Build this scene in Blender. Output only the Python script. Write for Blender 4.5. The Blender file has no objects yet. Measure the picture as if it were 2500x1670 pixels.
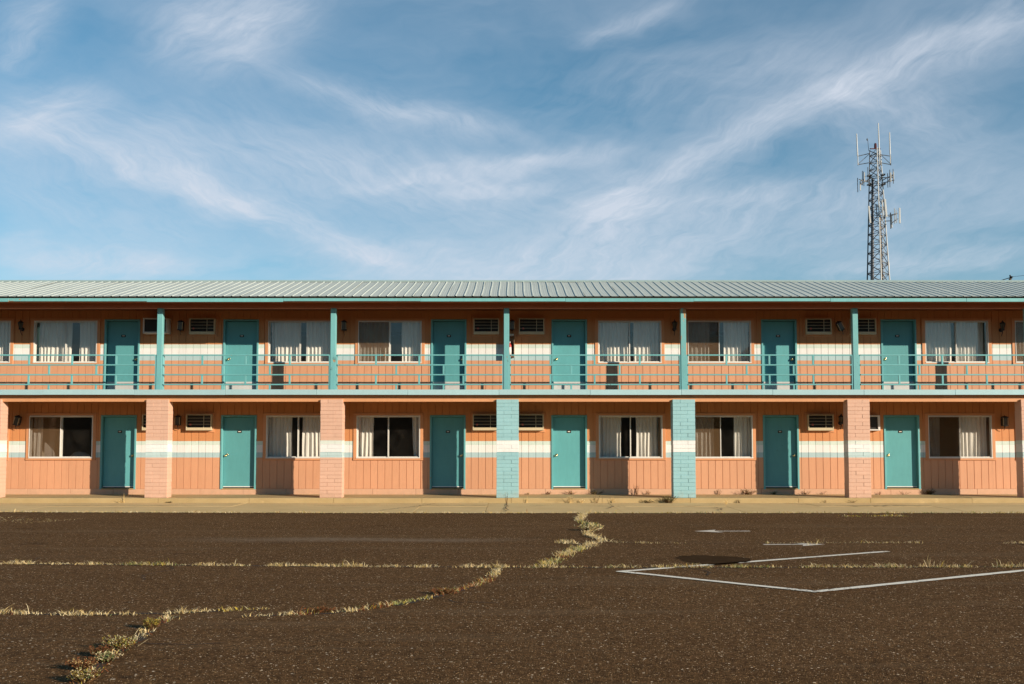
import bpy, math, random
from mathutils import Vector, Matrix

random.seed(7)
R = math.radians
scene = bpy.context.scene
COL = scene.collection

# ------------------------------------------------------------------ camera, sky, sun, exposure
cam_d = bpy.data.cameras.new('camera')
cam = bpy.data.objects.new('camera', cam_d)
COL.objects.link(cam)
cam.location = (0.0, -28.23, 1.52)
cam.rotation_euler = (R(93.3), 0, 0)
cam_d.lens = 35.0
cam_d.sensor_width = 36.0
cam_d.shift_y = 0.046
cam_d.clip_start = 0.1
cam_d.clip_end = 8000
scene.camera = cam

SUN = Vector((1.386, -1.0, 0.487)).normalized()          # towards the sun
sun_el = math.asin(SUN.z)
sun_rot = math.atan2(SUN.x, SUN.y)
sun_d = bpy.data.lights.new('sun', 'SUN')
sun_d.energy = 5.0
sun_d.angle = R(0.5)
sun_d.color = (1.0, 0.87, 0.70)
sun = bpy.data.objects.new('sun', sun_d)
COL.objects.link(sun)
sun.rotation_euler = SUN.to_track_quat('Z', 'Y').to_euler()
sun.location = (40, -40, 30)

scene.view_settings.view_transform = 'Standard'
scene.view_settings.look = 'None'
scene.view_settings.gamma = 1.0
scene.view_settings.use_curve_mapping = False
scene.view_settings.exposure = 0.34
scene.cycles.max_bounces = 8
scene.cycles.transparent_max_bounces = 16
scene.cycles.caustics_reflective = False
scene.cycles.caustics_refractive = False

SKY_S = 0.083

world = bpy.data.worlds.new('World')
scene.world = world
world.use_nodes = True


def build_world():
    nt = world.node_tree
    N, L = nt.nodes, nt.links
    N.clear()
    out = N.new('ShaderNodeOutputWorld')
    bg = N.new('ShaderNodeBackground')
    bg.inputs['Strength'].default_value = SKY_S
    L.new(bg.outputs[0], out.inputs[0])
    sky = N.new('ShaderNodeTexSky')
    sky.sky_type = 'NISHITA'
    sky.sun_disc = False
    sky.sun_elevation = sun_el
    sky.sun_rotation = sun_rot
    sky.altitude = 0
    sky.air_density = 1.0
    sky.dust_density = 0.0
    sky.ozone_density = 3.2
    tc = N.new('ShaderNodeTexCoord')
    D = tc.outputs['Generated']

    def math_(op, a, b=None, c=None):
        n = N.new('ShaderNodeMath')
        n.operation = op
        for i, v in enumerate((a, b, c)):
            if v is None:
                continue
            if isinstance(v, (int, float)):
                n.inputs[i].default_value = v
            else:
                L.new(v, n.inputs[i])
        return n.outputs[0]

    def vmath(op, a, b=None):
        n = N.new('ShaderNodeVectorMath')
        n.operation = op
        for i, v in enumerate((a, b)):
            if v is None:
                continue
            if isinstance(v, (tuple, Vector)):
                n.inputs[i].default_value = tuple(v)
            else:
                L.new(v, n.inputs[i])
        return n

    def noise(vec, scale, detail, rough, lac=2.0):
        n = N.new('ShaderNodeTexNoise')
        n.inputs['Scale'].default_value = scale
        n.inputs['Detail'].default_value = detail
        n.inputs['Roughness'].default_value = rough
        n.inputs['Lacunarity'].default_value = lac
        L.new(vec, n.inputs['Vector'])
        return n

    # cloud layer coordinates: the direction projected on a high flat layer (the same all round)
    sep = N.new('ShaderNodeSeparateXYZ')
    L.new(D, sep.inputs[0])
    zz = math_('ADD', math_('MAXIMUM', sep.outputs[2], 0.0), 0.16)
    px = math_('DIVIDE', sep.outputs[0], zz)
    py = math_('DIVIDE', sep.outputs[1], zz)
    cmb = N.new('ShaderNodeCombineXYZ')
    L.new(px, cmb.inputs[0])
    L.new(py, cmb.inputs[1])
    P = cmb.outputs[0]
    # soft warp of the direction so that the streaks have wispy uneven edges
    w1 = noise(P, 1.6, 4, 0.6)
    w = vmath('SUBTRACT', w1.outputs['Color'], (0.5, 0.5, 0.5))
    w2n = noise(P, 7.0, 4, 0.6)
    w2 = vmath('SUBTRACT', w2n.outputs['Color'], (0.5, 0.5, 0.5))
    ws = vmath('SCALE', w.outputs[0])
    ws.inputs['Scale'].default_value = 0.045
    w2s = vmath('SCALE', w2.outputs[0])
    w2s.inputs['Scale'].default_value = 0.022
    dw = vmath('ADD', vmath('ADD', D, ws.outputs[0]).outputs[0], w2s.outputs[0]).outputs[0]

    # fibres: noise drawn out along the run of the streaks, slightly curled
    def fibres(slope, along, across, seed, detail=7, rough=0.6, curl=0.10):
        t = Vector((math.cos(R(slope)), 0, math.sin(R(slope))))
        n = Vector((-math.sin(R(slope)), 0, math.cos(R(slope))))
        q = vmath('SCALE', w.outputs[0])
        q.inputs['Scale'].default_value = curl
        dd = vmath('ADD', D, q.outputs[0]).outputs[0]
        cb = N.new('ShaderNodeCombineXYZ')
        L.new(math_('MULTIPLY_ADD', vmath('DOT_PRODUCT', dd, t).outputs['Value'], along, seed), cb.inputs[0])
        L.new(math_('MULTIPLY', vmath('DOT_PRODUCT', dd, n).outputs['Value'], across), cb.inputs[1])
        L.new(math_('MULTIPLY', vmath('DOT_PRODUCT', dd, (0, 1, 0)).outputs['Value'], along), cb.inputs[2])
        return noise(cb.outputs[0], 1.0, detail, rough).outputs['Fac']
    f_up = math_('MULTIPLY_ADD', fibres(17, 9, 34, 1.3), 0.5, math_('MULTIPLY', fibres(36, 20, 110, 4.7, 8, 0.68), 0.5))
    f_dn = math_('MULTIPLY_ADD', fibres(-13, 9, 34, 7.9), 0.5, math_('MULTIPLY', fibres(-32, 20, 110, 2.2, 8, 0.68), 0.5))
    f_soft = fibres(4, 2.6, 9, 11.0, 6, 0.55, 0.25)

    # streaks of cirrus: (azimuth, elevation) of both ends, half width in degrees, density
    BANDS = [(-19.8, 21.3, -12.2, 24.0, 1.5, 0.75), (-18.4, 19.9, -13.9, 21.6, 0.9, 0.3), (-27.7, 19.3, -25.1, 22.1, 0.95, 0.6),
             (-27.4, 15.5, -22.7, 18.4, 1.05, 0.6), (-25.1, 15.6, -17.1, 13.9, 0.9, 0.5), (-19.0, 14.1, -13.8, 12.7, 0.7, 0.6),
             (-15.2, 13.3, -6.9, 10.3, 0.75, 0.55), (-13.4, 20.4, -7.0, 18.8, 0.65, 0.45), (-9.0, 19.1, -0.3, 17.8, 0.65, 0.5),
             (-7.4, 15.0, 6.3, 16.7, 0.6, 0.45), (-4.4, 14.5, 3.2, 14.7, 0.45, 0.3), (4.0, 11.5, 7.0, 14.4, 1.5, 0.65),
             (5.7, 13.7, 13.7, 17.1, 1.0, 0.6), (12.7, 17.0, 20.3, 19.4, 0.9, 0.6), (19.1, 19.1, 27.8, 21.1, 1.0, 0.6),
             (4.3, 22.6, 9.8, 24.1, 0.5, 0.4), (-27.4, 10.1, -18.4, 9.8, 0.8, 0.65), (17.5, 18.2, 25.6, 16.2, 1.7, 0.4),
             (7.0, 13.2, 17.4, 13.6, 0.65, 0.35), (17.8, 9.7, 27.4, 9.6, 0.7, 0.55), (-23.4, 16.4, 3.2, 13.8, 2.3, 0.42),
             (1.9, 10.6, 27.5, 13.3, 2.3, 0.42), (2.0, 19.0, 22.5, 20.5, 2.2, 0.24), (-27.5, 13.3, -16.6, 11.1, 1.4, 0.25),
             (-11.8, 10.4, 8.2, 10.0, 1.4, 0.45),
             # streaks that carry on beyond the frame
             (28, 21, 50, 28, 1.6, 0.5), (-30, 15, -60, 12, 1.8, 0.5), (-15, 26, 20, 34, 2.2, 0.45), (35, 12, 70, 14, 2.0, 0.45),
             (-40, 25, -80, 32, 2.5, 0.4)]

    def unit(az, el):
        az, el = R(az), R(el)
        return Vector((math.sin(az) * math.cos(el), math.cos(az) * math.cos(el), math.sin(el)))
    total = {True: None, False: None}
    for (a0, e0, a1, e1, wd, amp) in BANDS:
        d0, d1 = unit(a0, e0), unit(a1, e1)
        n = d0.cross(d1).normalized()
        mid = (d0 + d1).normalized()
        t = n.cross(mid).normalized()
        half = max(R(1.5), math.acos(max(-1, min(1, d0.dot(d1)))) / 2)
        s = vmath('DOT_PRODUCT', dw, n).outputs['Value']
        u = vmath('DOT_PRODUCT', dw, t).outputs['Value']
        f = vmath('DOT_PRODUCT', D, mid).outputs['Value']
        s2 = math_('POWER', math_('ABSOLUTE', math_('MULTIPLY', s, 1 / R(wd))), 1.7)
        u2 = math_('POWER', math_('ABSOLUTE', math_('MULTIPLY', u, 1 / (math.sin(half) * 1.08))), 3.2)
        e = math_('EXPONENT', math_('MULTIPLY', math_('ADD', s2, u2), -1.0))
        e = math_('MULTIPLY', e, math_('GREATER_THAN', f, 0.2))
        up = e1 >= e0 - 0.4
        total[up] = math_('MULTIPLY', e, amp) if total[up] is None else math_('MULTIPLY_ADD', e, amp, total[up])
    parts = []
    for up, fb_ in ((True, f_up), (False, f_dn)):
        mr = N.new('ShaderNodeMapRange')
        mr.inputs['From Min'].default_value = 0.33
        mr.inputs['From Max'].default_value = 0.66
        mr.inputs['To Min'].default_value = 0.30
        mr.inputs['To Max'].default_value = 1.28
        L.new(fb_, mr.inputs['Value'])
        soft = math_('SUBTRACT', 1.0, math_('EXPONENT', math_('MULTIPLY', total[up], -1.2)))
        parts.append(math_('MULTIPLY', math_('MULTIPLY', soft, 0.84), mr.outputs[0]))
    streak = math_('ADD', parts[0], parts[1])
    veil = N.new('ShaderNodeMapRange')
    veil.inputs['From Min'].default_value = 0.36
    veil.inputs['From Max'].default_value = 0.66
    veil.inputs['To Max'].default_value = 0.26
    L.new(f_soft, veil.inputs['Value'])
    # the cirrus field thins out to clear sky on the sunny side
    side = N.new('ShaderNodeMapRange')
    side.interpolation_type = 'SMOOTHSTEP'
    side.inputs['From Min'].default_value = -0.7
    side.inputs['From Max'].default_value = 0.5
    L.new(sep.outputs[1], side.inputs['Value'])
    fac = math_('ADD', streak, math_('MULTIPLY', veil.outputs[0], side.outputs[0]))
    # thin haze towards the horizon, all round
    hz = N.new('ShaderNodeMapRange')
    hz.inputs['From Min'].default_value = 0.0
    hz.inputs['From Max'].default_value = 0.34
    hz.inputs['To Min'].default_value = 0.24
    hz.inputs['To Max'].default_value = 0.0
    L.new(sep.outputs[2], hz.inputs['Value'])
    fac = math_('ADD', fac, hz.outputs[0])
    fac = math_('MINIMUM', math_('MAXIMUM', fac, 0.0), 0.9)
    hs = N.new('ShaderNodeHueSaturation')
    hs.inputs['Hue'].default_value = 0.482
    hs.inputs['Saturation'].default_value = 1.20
    hs.inputs['Value'].default_value = 1.12
    L.new(sky.outputs[0], hs.inputs['Color'])
    mix = N.new('ShaderNodeMix')
    mix.data_type = 'RGBA'
    mix.clamp_factor = True
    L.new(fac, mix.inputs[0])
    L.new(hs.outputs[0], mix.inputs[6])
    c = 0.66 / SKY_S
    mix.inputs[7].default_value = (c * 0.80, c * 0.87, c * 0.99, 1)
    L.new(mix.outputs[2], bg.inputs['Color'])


build_world()

# ------------------------------------------------------------------ materials
MATS = {}


class NB:
    """small helper round a material's node tree"""
    def __init__(self, name):
        self.m = bpy.data.materials.new(name)
        self.m.use_nodes = True
        self.N, self.L = self.m.node_tree.nodes, self.m.node_tree.links
        self.N.clear()
        self.out = self.N.new('ShaderNodeOutputMaterial')
        self.geo = self.N.new('ShaderNodeNewGeometry')
        self.pos = self.geo.outputs['Position']

    def math(self, op, a, b=None, c=None):
        n = self.N.new('ShaderNodeMath')
        n.operation = op
        for i, v in enumerate((a, b, c)):
            if v is None:
                continue
            if isinstance(v, (int, float)):
                n.inputs[i].default_value = v
            else:
                self.L.new(v, n.inputs[i])
        return n.outputs[0]

    def mapping(self, scale=(1, 1, 1), rot=(0, 0, 0), src=None):
        n = self.N.new('ShaderNodeMapping')
        n.inputs['Scale'].default_value = scale
        n.inputs['Rotation'].default_value = rot
        self.L.new(src or self.pos, n.inputs['Vector'])
        return n.outputs[0]

    def noise(self, scale, detail=4, rough=0.55, vec=None, out='Fac'):
        n = self.N.new('ShaderNodeTexNoise')
        n.inputs['Scale'].default_value = scale
        n.inputs['Detail'].default_value = detail
        n.inputs['Roughness'].default_value = rough
        self.L.new(vec or self.pos, n.inputs['Vector'])
        return n.outputs[out]

    def voronoi(self, scale, out='Color', vec=None, feature='F1'):
        n = self.N.new('ShaderNodeTexVoronoi')
        n.feature = feature
        n.inputs['Scale'].default_value = scale
        self.L.new(vec or self.pos, n.inputs['Vector'])
        return n.outputs[out]

    def sep(self, v):
        n = self.N.new('ShaderNodeSeparateXYZ')
        self.L.new(v, n.inputs[0])
        return n.outputs

    def remap(self, v, a, b, c=0.0, d=1.0, smooth=False):
        n = self.N.new('ShaderNodeMapRange')
        if smooth:
            n.interpolation_type = 'SMOOTHSTEP'
        n.inputs['From Min'].default_value = a
        n.inputs['From Max'].default_value = b
        n.inputs['To Min'].default_value = c
        n.inputs['To Max'].default_value = d
        self.L.new(v, n.inputs['Value'])
        return n.outputs[0]

    def mix(self, f, a, b, mode='MIX'):
        n = self.N.new('ShaderNodeMix')
        n.data_type = 'RGBA'
        n.blend_type = mode
        for i, v in ((0, f), (6, a), (7, b)):
            if isinstance(v, (int, float)):
                n.inputs[i].default_value = v
            elif isinstance(v, (tuple, list)):
                n.inputs[i].default_value = (*v[:3], 1)
            else:
                self.L.new(v, n.inputs[i])
        return n.outputs[2]

    def bump(self, h, strength, dist):
        n = self.N.new('ShaderNodeBump')
        n.inputs['Strength'].default_value = strength
        n.inputs['Distance'].default_value = dist
        self.L.new(h, n.inputs['Height'])
        return n.outputs[0]

    def principled(self, color, rough=0.6, metal=0.0, bump=None, spec=0.5, alpha=None):
        n = self.N.new('ShaderNodeBsdfPrincipled')
        for k, v in (('Base Color', color), ('Roughness', rough), ('Metallic', metal), ('Specular IOR Level', spec)):
            if isinstance(v, (int, float)):
                n.inputs[k].default_value = v
            elif isinstance(v, (tuple, list)):
                n.inputs[k].default_value = (*v[:3], 1)
            else:
                self.L.new(v, n.inputs[k])
        if bump is not None:
            self.L.new(bump, n.inputs['Normal'])
        self.L.new(n.outputs[0], self.out.inputs[0])
        return n


def scl(c, f):
    return tuple(x * f for x in c)


def paint(name, col, rough=0.55, var=0.10, chip=None, chip_amt=0.0, chip_scale=9.0, grain=None, spec=0.35, bumpd=0.002, tone=0.05):
    b = NB(name)
    n1 = b.noise(1.3, 5, 0.6)
    n2 = b.noise(14.0, 4, 0.6, b.mapping((1, 1, 0.25)))
    v = b.math('ADD', b.math('MULTIPLY', n1, 0.6), b.math('MULTIPLY', n2, 0.4))
    c = b.mix(b.remap(v, 0.3, 0.7), scl(col, 1 - var), scl(col, 1 + var))
    oi = b.N.new('ShaderNodeObjectInfo')
    ov = b.remap(oi.outputs['Random'], 0.0, 1.0, 1 - tone, 1 + tone)
    cv = b.N.new('ShaderNodeCombineColor')
    for i_ in range(3):
        b.L.new(ov, cv.inputs[i_])
    c = b.mix(1.0, c, cv.outputs[0], 'MULTIPLY')
    h = b.noise(60.0, 5, 0.6)
    if chip:
        m = grain or (1, 1, 1)
        k = b.noise(chip_scale, 7, 0.62, b.mapping(m))
        k2 = b.noise(1.1, 2, 0.5)
        kk = b.math('ADD', k, b.math('MULTIPLY', b.math('SUBTRACT', k2, 0.5), 0.5))
        f = b.remap(kk, 0.74 - chip_amt, 0.76 - chip_amt)
        f2 = b.remap(b.noise(chip_scale * 0.4, 2, 0.5), 0.5, 0.56)
        c = b.mix(f, c, b.mix(f2, chip[0], chip[1]))
        h = b.math('SUBTRACT', h, b.math('MULTIPLY', f, 1.5))
    b.principled(c, rough, bump=b.bump(h, 0.35, bumpd), spec=spec)
    MATS[name] = b.m
    return b.m


def striped(name, bands, var=0.07, rough=0.62, scale_v=1.0, dirt_z=None, rough_bump=0.25, bump_scale=90):
    """paint bands by height on the wall: bands = [(z_from, colour)...] from the bottom up"""
    b = NB(name)
    x, y, z = b.sep(b.pos)
    wob = b.math('MULTIPLY', b.math('SUBTRACT', b.noise(2.2, 4, 0.6), 0.5), 0.012)
    zz = b.math('ADD', z, wob)
    c = None
    for z0, col in bands:
        if c is None:
            c = b.mix(0.0, col, col)
        else:
            c = b.mix(b.remap(zz, z0 - 0.002, z0 + 0.002), c, col)
    n1 = b.noise(0.9, 5, 0.6)
    n2 = b.noise(9.0, 5, 0.65, b.mapping((2.5, 2.5, 0.3)))
    v = b.math('ADD', b.math('MULTIPLY', n1, 0.55), b.math('MULTIPLY', n2, 0.45))
    oi = b.N.new('ShaderNodeObjectInfo')
    g = b.math('MULTIPLY', b.remap(v, 0.32, 0.68, 1 - var, 1 + var), b.remap(oi.outputs['Random'], 0.0, 1.0, 0.965, 1.03))
    cc = b.N.new('ShaderNodeCombineColor')
    for i in range(3):
        b.L.new(g, cc.inputs[i])
    c = b.mix(1.0, c, cc.outputs[0], 'MULTIPLY')
    rs = b.remap(b.noise(5.0, 5, 0.7, b.mapping((2.2, 2.2, 0.10))), 0.56, 0.72, 0.0, 0.22)
    c = b.mix(rs, c, b.mix(1.0, c, (0.62, 0.55, 0.50), 'MULTIPLY'))
    # a few scuffs and specks of dirt
    sp = b.remap(b.noise(23.0, 6, 0.7), 0.69, 0.74, 0.0, 0.35)
    c = b.mix(sp, c, (0.30, 0.19, 0.12))
    if dirt_z is not None:
        d = b.math('MULTIPLY', b.remap(z, dirt_z, dirt_z + 0.22, 1.0, 0.0), b.remap(b.noise(6.0, 5, 0.7), 0.35, 0.7, 0.0, 0.55))
        c = b.mix(d, c, (0.40, 0.27, 0.17))
    wood = b.noise(bump_scale, 5, 0.6, b.mapping((1, 1, 0.12)))
    b.principled(c, rough, bump=b.bump(wood, rough_bump, 0.003), spec=0.3)
    MATS[name] = b.m
    return b.m


ORANGE_UP = (0.61, 0.255, 0.100)
PEACH = (0.645, 0.322, 0.18)
PINK = (0.67, 0.41, 0.295)
MINT = (0.62, 0.715, 0.64)
CREAM = (0.82, 0.80, 0.77)
SLATE = (0.43, 0.575, 0.59)
TEAL = (0.115, 0.36, 0.37)
AQUA = (0.30, 0.52, 0.545)
PALEAQ = (0.38, 0.56, 0.58)

striped('wall_paint_lower', [(0, PEACH), (1.210, SLATE), (1.354, CREAM), (1.562, MINT), (1.672, ORANGE_UP)])
striped('wall_paint_upper', [(0, PEACH), (3.965, SLATE), (4.105, CREAM), (4.310, MINT), (4.422, ORANGE_UP)])
striped('base_paint', [(0, (0.65, 0.385, 0.245)), (9, PEACH)], dirt_z=0.14)
striped('pillar_pink', [(0, PINK), (1.226, (0.50, 0.63, 0.62)), (1.374, CREAM), (1.588, (0.70, 0.74, 0.66)), (1.684, PINK)], rough_bump=0.5, bump_scale=45, dirt_z=0.15)
striped('pillar_blue', [(0, AQUA), (1.374, CREAM), (1.683, AQUA)], rough_bump=0.5, bump_scale=45, dirt_z=0.15)
paint('trim_orange', (0.64, 0.29, 0.135), 0.6)
paint('beam_orange', (0.66, 0.315, 0.15), 0.6, chip=((0.3, 0.18, 0.1), (0.5, 0.3, 0.18)), chip_amt=0.0)
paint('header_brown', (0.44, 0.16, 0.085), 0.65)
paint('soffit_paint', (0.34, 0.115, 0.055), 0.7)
paint('deck_grey', (0.11, 0.09, 0.07), 0.9)
paint('slab_fascia', PALEAQ, 0.5, var=0.06, chip=((0.25, 0.33, 0.32), (0.3, 0.2, 0.13)), chip_amt=-0.02, chip_scale=16)
paint('roof_fascia', (0.17, 0.45, 0.455), 0.5, var=0.12, chip=((0.10, 0.22, 0.21), (0.42, 0.22, 0.10)), chip_amt=0.03, chip_scale=8, grain=(0.5, 1, 2.0))
paint('teal_rail', (0.155, 0.42, 0.42), 0.45, var=0.10, chip=((0.10, 0.20, 0.19), (0.50, 0.30, 0.14)), chip_amt=0.05, chip_scale=12)
paint('teal_post', (0.17, 0.43, 0.435), 0.5, var=0.10, chip=((0.11, 0.24, 0.23), (0.45, 0.25, 0.11)), chip_amt=0.055, chip_scale=10, grain=(1.4, 1.4, 0.6))
paint('peeling_post', (0.17, 0.43, 0.435), 0.55, var=0.12, chip=((0.50, 0.27, 0.11), (0.42, 0.21, 0.09)), chip_amt=0.15, chip_scale=7, grain=(1.6, 1.6, 0.5))
paint('teal_door', TEAL, 0.38, var=0.09, chip=((0.09, 0.25, 0.23), (0.09, 0.22, 0.2)), chip_amt=-0.02, chip_scale=14, spec=0.4, tone=0.10)
paint('teal_frame', (0.14, 0.39, 0.40), 0.45, var=0.09, chip=((0.10, 0.24, 0.22), (0.3, 0.2, 0.12)), chip_amt=0.0, chip_scale=12)
paint('white_metal', (0.78, 0.75, 0.70), 0.4, var=0.07)
paint('alu_frame', (0.72, 0.69, 0.63), 0.38, var=0.08, chip=((0.4, 0.36, 0.3), (0.5, 0.4, 0.3)), chip_amt=-0.03, chip_scale=20)
paint('ac_tan', (0.62, 0.51, 0.33), 0.45, var=0.09, chip=((0.3, 0.2, 0.12), (0.35, 0.22, 0.12)), chip_amt=-0.02, chip_scale=20)
paint('ac_bars', (0.48, 0.41, 0.28), 0.4)
paint('ac_dark', (0.035, 0.03, 0.024), 0.6)
paint('ac_badge', (0.55, 0.16, 0.12), 0.4)
paint('ac_pale', (0.60, 0.52, 0.44), 0.45)
paint('lamp_black', (0.022, 0.020, 0.018), 0.45)
paint('lamp_brass', (0.60, 0.47, 0.28), 0.35)
paint('lamp_glass', (0.10, 0.085, 0.06), 0.25)
paint('plate_black', (0.02, 0.018, 0.014), 0.5)
paint('plate_marks', (0.85, 0.78, 0.66), 0.4)
paint('cabinet_brown', (0.32, 0.20, 0.11), 0.6)
paint('ext_red', (0.50, 0.05, 0.04), 0.4)
paint('ext_label', (0.80, 0.77, 0.72), 0.45)
paint('rubber', (0.03, 0.03, 0.03), 0.5)
paint('room_beige', (0.30, 0.25, 0.19), 0.8)
paint('room_brown', (0.20, 0.12, 0.07), 0.8)
paint('lodge_wood', (0.16, 0.10, 0.06), 0.85)
paint('bedding', (0.66, 0.60, 0.54), 0.8)
paint('tower_dark', (0.085, 0.09, 0.10), 0.5)
paint('tower_light', (0.52, 0.52, 0.50), 0.45)
paint('tower_cable', (0.06, 0.07, 0.09), 0.5)
paint('tower_rust', (0.22, 0.16, 0.11), 0.7)
paint('beacon_red', (0.10, 0.02, 0.02), 0.35)
paint('pole_wood', (0.12, 0.09, 0.06), 0.8)
paint('mortar_soil', (0.10, 0.070, 0.045), 0.95)
paint('crack_soil', (0.045, 0.026, 0.014), 0.95)
paint('tar', (0.050, 0.027, 0.012), 0.95, var=0.5, spec=0.02)
paint('seam_dark', (0.05, 0.035, 0.025), 0.9)


def metal(name, col, rough, met=1.0):
    b = NB(name)
    n = b.noise(30, 4, 0.6)
    b.principled(b.mix(n, scl(col, 0.85), scl(col, 1.1)), rough, met)
    MATS[name] = b.m


metal('brass', (0.80, 0.58, 0.28), 0.22)
metal('steel', (0.60, 0.60, 0.58), 0.35)

# ribbed roof sheet: pale grey green baked paint, a little chalky
b = NB('roof_sheet')
n1 = b.noise(0.5, 5, 0.6)
n2 = b.noise(7.0, 5, 0.65, b.mapping((3, 0.35, 1)))
v = b.math('ADD', b.math('MULTIPLY', n1, 0.5), b.math('MULTIPLY', n2, 0.5))
c = b.mix(b.remap(v, 0.3, 0.7), (0.45, 0.49, 0.45), (0.54, 0.575, 0.525))
b.principled(c, b.remap(v, 0.3, 0.7, 0.55, 0.7), 0.0, spec=0.2)
MATS['roof_sheet'] = b.m
paint('ridge_metal', (0.40, 0.50, 0.46), 0.45)

# window glass: a clear pane that mirrors a little, with faint grime
b = NB('glass')
tr = b.N.new('ShaderNodeBsdfTransparent')
tr.inputs[0].default_value = (0.985, 0.99, 0.988, 1)
gl = b.N.new('ShaderNodeBsdfGlossy')
gl.inputs['Roughness'].default_value = 0.01
fr = b.N.new('ShaderNodeLayerWeight')
fr.inputs['Blend'].default_value = 0.5
ms = b.N.new('ShaderNodeMixShader')
b.L.new(b.math('MULTIPLY_ADD', b.math('POWER', fr.outputs['Facing'], 5.0), 0.95, 0.048), ms.inputs[0])
b.L.new(tr.outputs[0], ms.inputs[1])
b.L.new(gl.outputs[0], ms.inputs[2])
df = b.N.new('ShaderNodeBsdfDiffuse')
df.inputs[0].default_value = (0.55, 0.48, 0.40, 1)
ms2 = b.N.new('ShaderNodeMixShader')
b.L.new(b.remap(b.noise(3.0, 5, 0.6), 0.35, 0.75, 0.002, 0.014), ms2.inputs[0])
b.L.new(ms.outputs[0], ms2.inputs[1])
b.L.new(df.outputs[0], ms2.inputs[2])
b.L.new(ms2.outputs[0], b.out.inputs[0])
MATS['glass'] = b.m

# insect screen: fine brown mesh, half see-through
b = NB('screen_mesh')
tr = b.N.new('ShaderNodeBsdfTransparent')
tr.inputs[0].default_value = (1, 1, 1, 1)
df = b.N.new('ShaderNodeBsdfDiffuse')
df.inputs[0].default_value = (0.17, 0.10, 0.05, 1)
ms = b.N.new('ShaderNodeMixShader')
b.L.new(b.remap(b.noise(1.7, 3, 0.5), 0.3, 0.7, 0.29, 0.37), ms.inputs[0])
b.L.new(tr.outputs[0], ms.inputs[1])
b.L.new(df.outputs[0], ms.inputs[2])
b.L.new(ms.outputs[0], b.out.inputs[0])
MATS['screen_mesh'] = b.m


def cloth(name, col):
    b = NB(name)
    c = b.mix(b.remap(b.noise(5, 4, 0.6, b.mapping((1, 1, 0.2))), 0.3, 0.7), scl(col, 0.88), scl(col, 1.06))
    df = b.N.new('ShaderNodeBsdfDiffuse')
    b.L.new(c, df.inputs[0])
    tl = b.N.new('ShaderNodeBsdfTranslucent')
    b.L.new(c, tl.inputs[0])
    ms = b.N.new('ShaderNodeMixShader')
    ms.inputs[0].default_value = 0.12
    b.L.new(df.outputs[0], ms.inputs[1])
    b.L.new(tl.outputs[0], ms.inputs[2])
    b.L.new(ms.outputs[0], b.out.inputs[0])
    MATS[name] = b.m


cloth('curtain_cream', (0.86, 0.81, 0.73))
cloth('curtain_lining', (0.34, 0.24, 0.15))
cloth('curtain_grey', (0.62, 0.58, 0.52))

# asphalt: worn brown binder with pale and dark stones showing
b = NB('asphalt')
x, y, z = b.sep(b.pos)
big = b.noise(0.22, 5, 0.6)
mid = b.noise(1.6, 5, 0.6, b.mapping((0.45, 1.0, 1)))
col = b.mix(b.remap(b.math('ADD', b.math('MULTIPLY', big, 0.5), b.math('MULTIPLY', mid, 0.5)), 0.34, 0.66), (0.104, 0.050, 0.020), (0.162, 0.083, 0.035))
pep = b.sep(b.voronoi(38.0, 'Color'))
pep2 = b.sep(b.voronoi(17.0, 'Color'))
g = b.math('ADD', b.remap(pep[0], 0.0, 1.0, 0.5, 1.5), b.math('MULTIPLY', b.math('SUBTRACT', pep2[1], 0.5), 0.28))
cc = b.N.new('ShaderNodeCombineColor')
for i in range(3):
    b.L.new(g, cc.inputs[i])
col = b.mix(1.0, col, cc.outputs[0], 'MULTIPLY')
vc = b.sep(b.voronoi(95.0, 'Color'))
vd = b.voronoi(95.0, 'Distance')
col = b.mix(b.remap(vc[0], 0.0, 1.0, 0.0, 0.75), b.mix(0.5, col, (0.03, 0.02, 0.012), 'MIX'), b.mix(0.35, col, (0.24, 0.13, 0.055)))
core = b.remap(vd, 0.32, 0.5, 1.0, 0.0)
col = b.mix(b.math('MULTIPLY', b.remap(vc[1], 0.87, 0.875), core), col, (0.40, 0.235, 0.105))
col = b.mix(b.math('MULTIPLY', b.remap(vc[2], 0.975, 0.98), core), col, (0.80, 0.58, 0.36))
vb = b.sep(b.voronoi(33.0, 'Color'))
vbd = b.voronoi(33.0, 'Distance')
core2 = b.remap(vbd, 0.18, 0.34, 1.0, 0.0)
col = b.mix(b.math('MULTIPLY', b.remap(vb[1], 0.930, 0.934), core2), col, (0.44, 0.265, 0.12))
col = b.mix(b.math('MULTIPLY', b.remap(vb[2], 0.982, 0.985), core2), col, (0.82, 0.64, 0.44))
vq = b.sep(b.voronoi(13.0, 'Color'))
vqd = b.voronoi(13.0, 'Distance')
col = b.mix(b.math('MULTIPLY', b.remap(vq[1], 0.975, 0.978), b.remap(vqd, 0.10, 0.16, 1.0, 0.0)), col, (0.75, 0.62, 0.46))
oil = b.remap(b.noise(0.9, 6, 0.6, b.mapping((0.8, 1.3, 1))), 0.63, 0.72, 0.0, 0.5)
col = b.mix(oil, col, (0.030, 0.019, 0.011))
drip = b.remap(b.voronoi(1.7, 'Distance'), 0.05, 0.11, 0.55, 0.0)
col = b.mix(b.math('MULTIPLY', drip, b.remap(b.sep(b.voronoi(1.7, 'Color'))[0], 0.55, 0.6)), col, (0.028, 0.018, 0.011))
tyre = b.remap(b.noise(0.55, 5, 0.65, b.mapping((0.16, 2.4, 1), (0, 0, R(4)))), 0.54, 0.68, 0.0, 0.42)
col = b.mix(tyre, col, (0.19, 0.125, 0.072))
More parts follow.
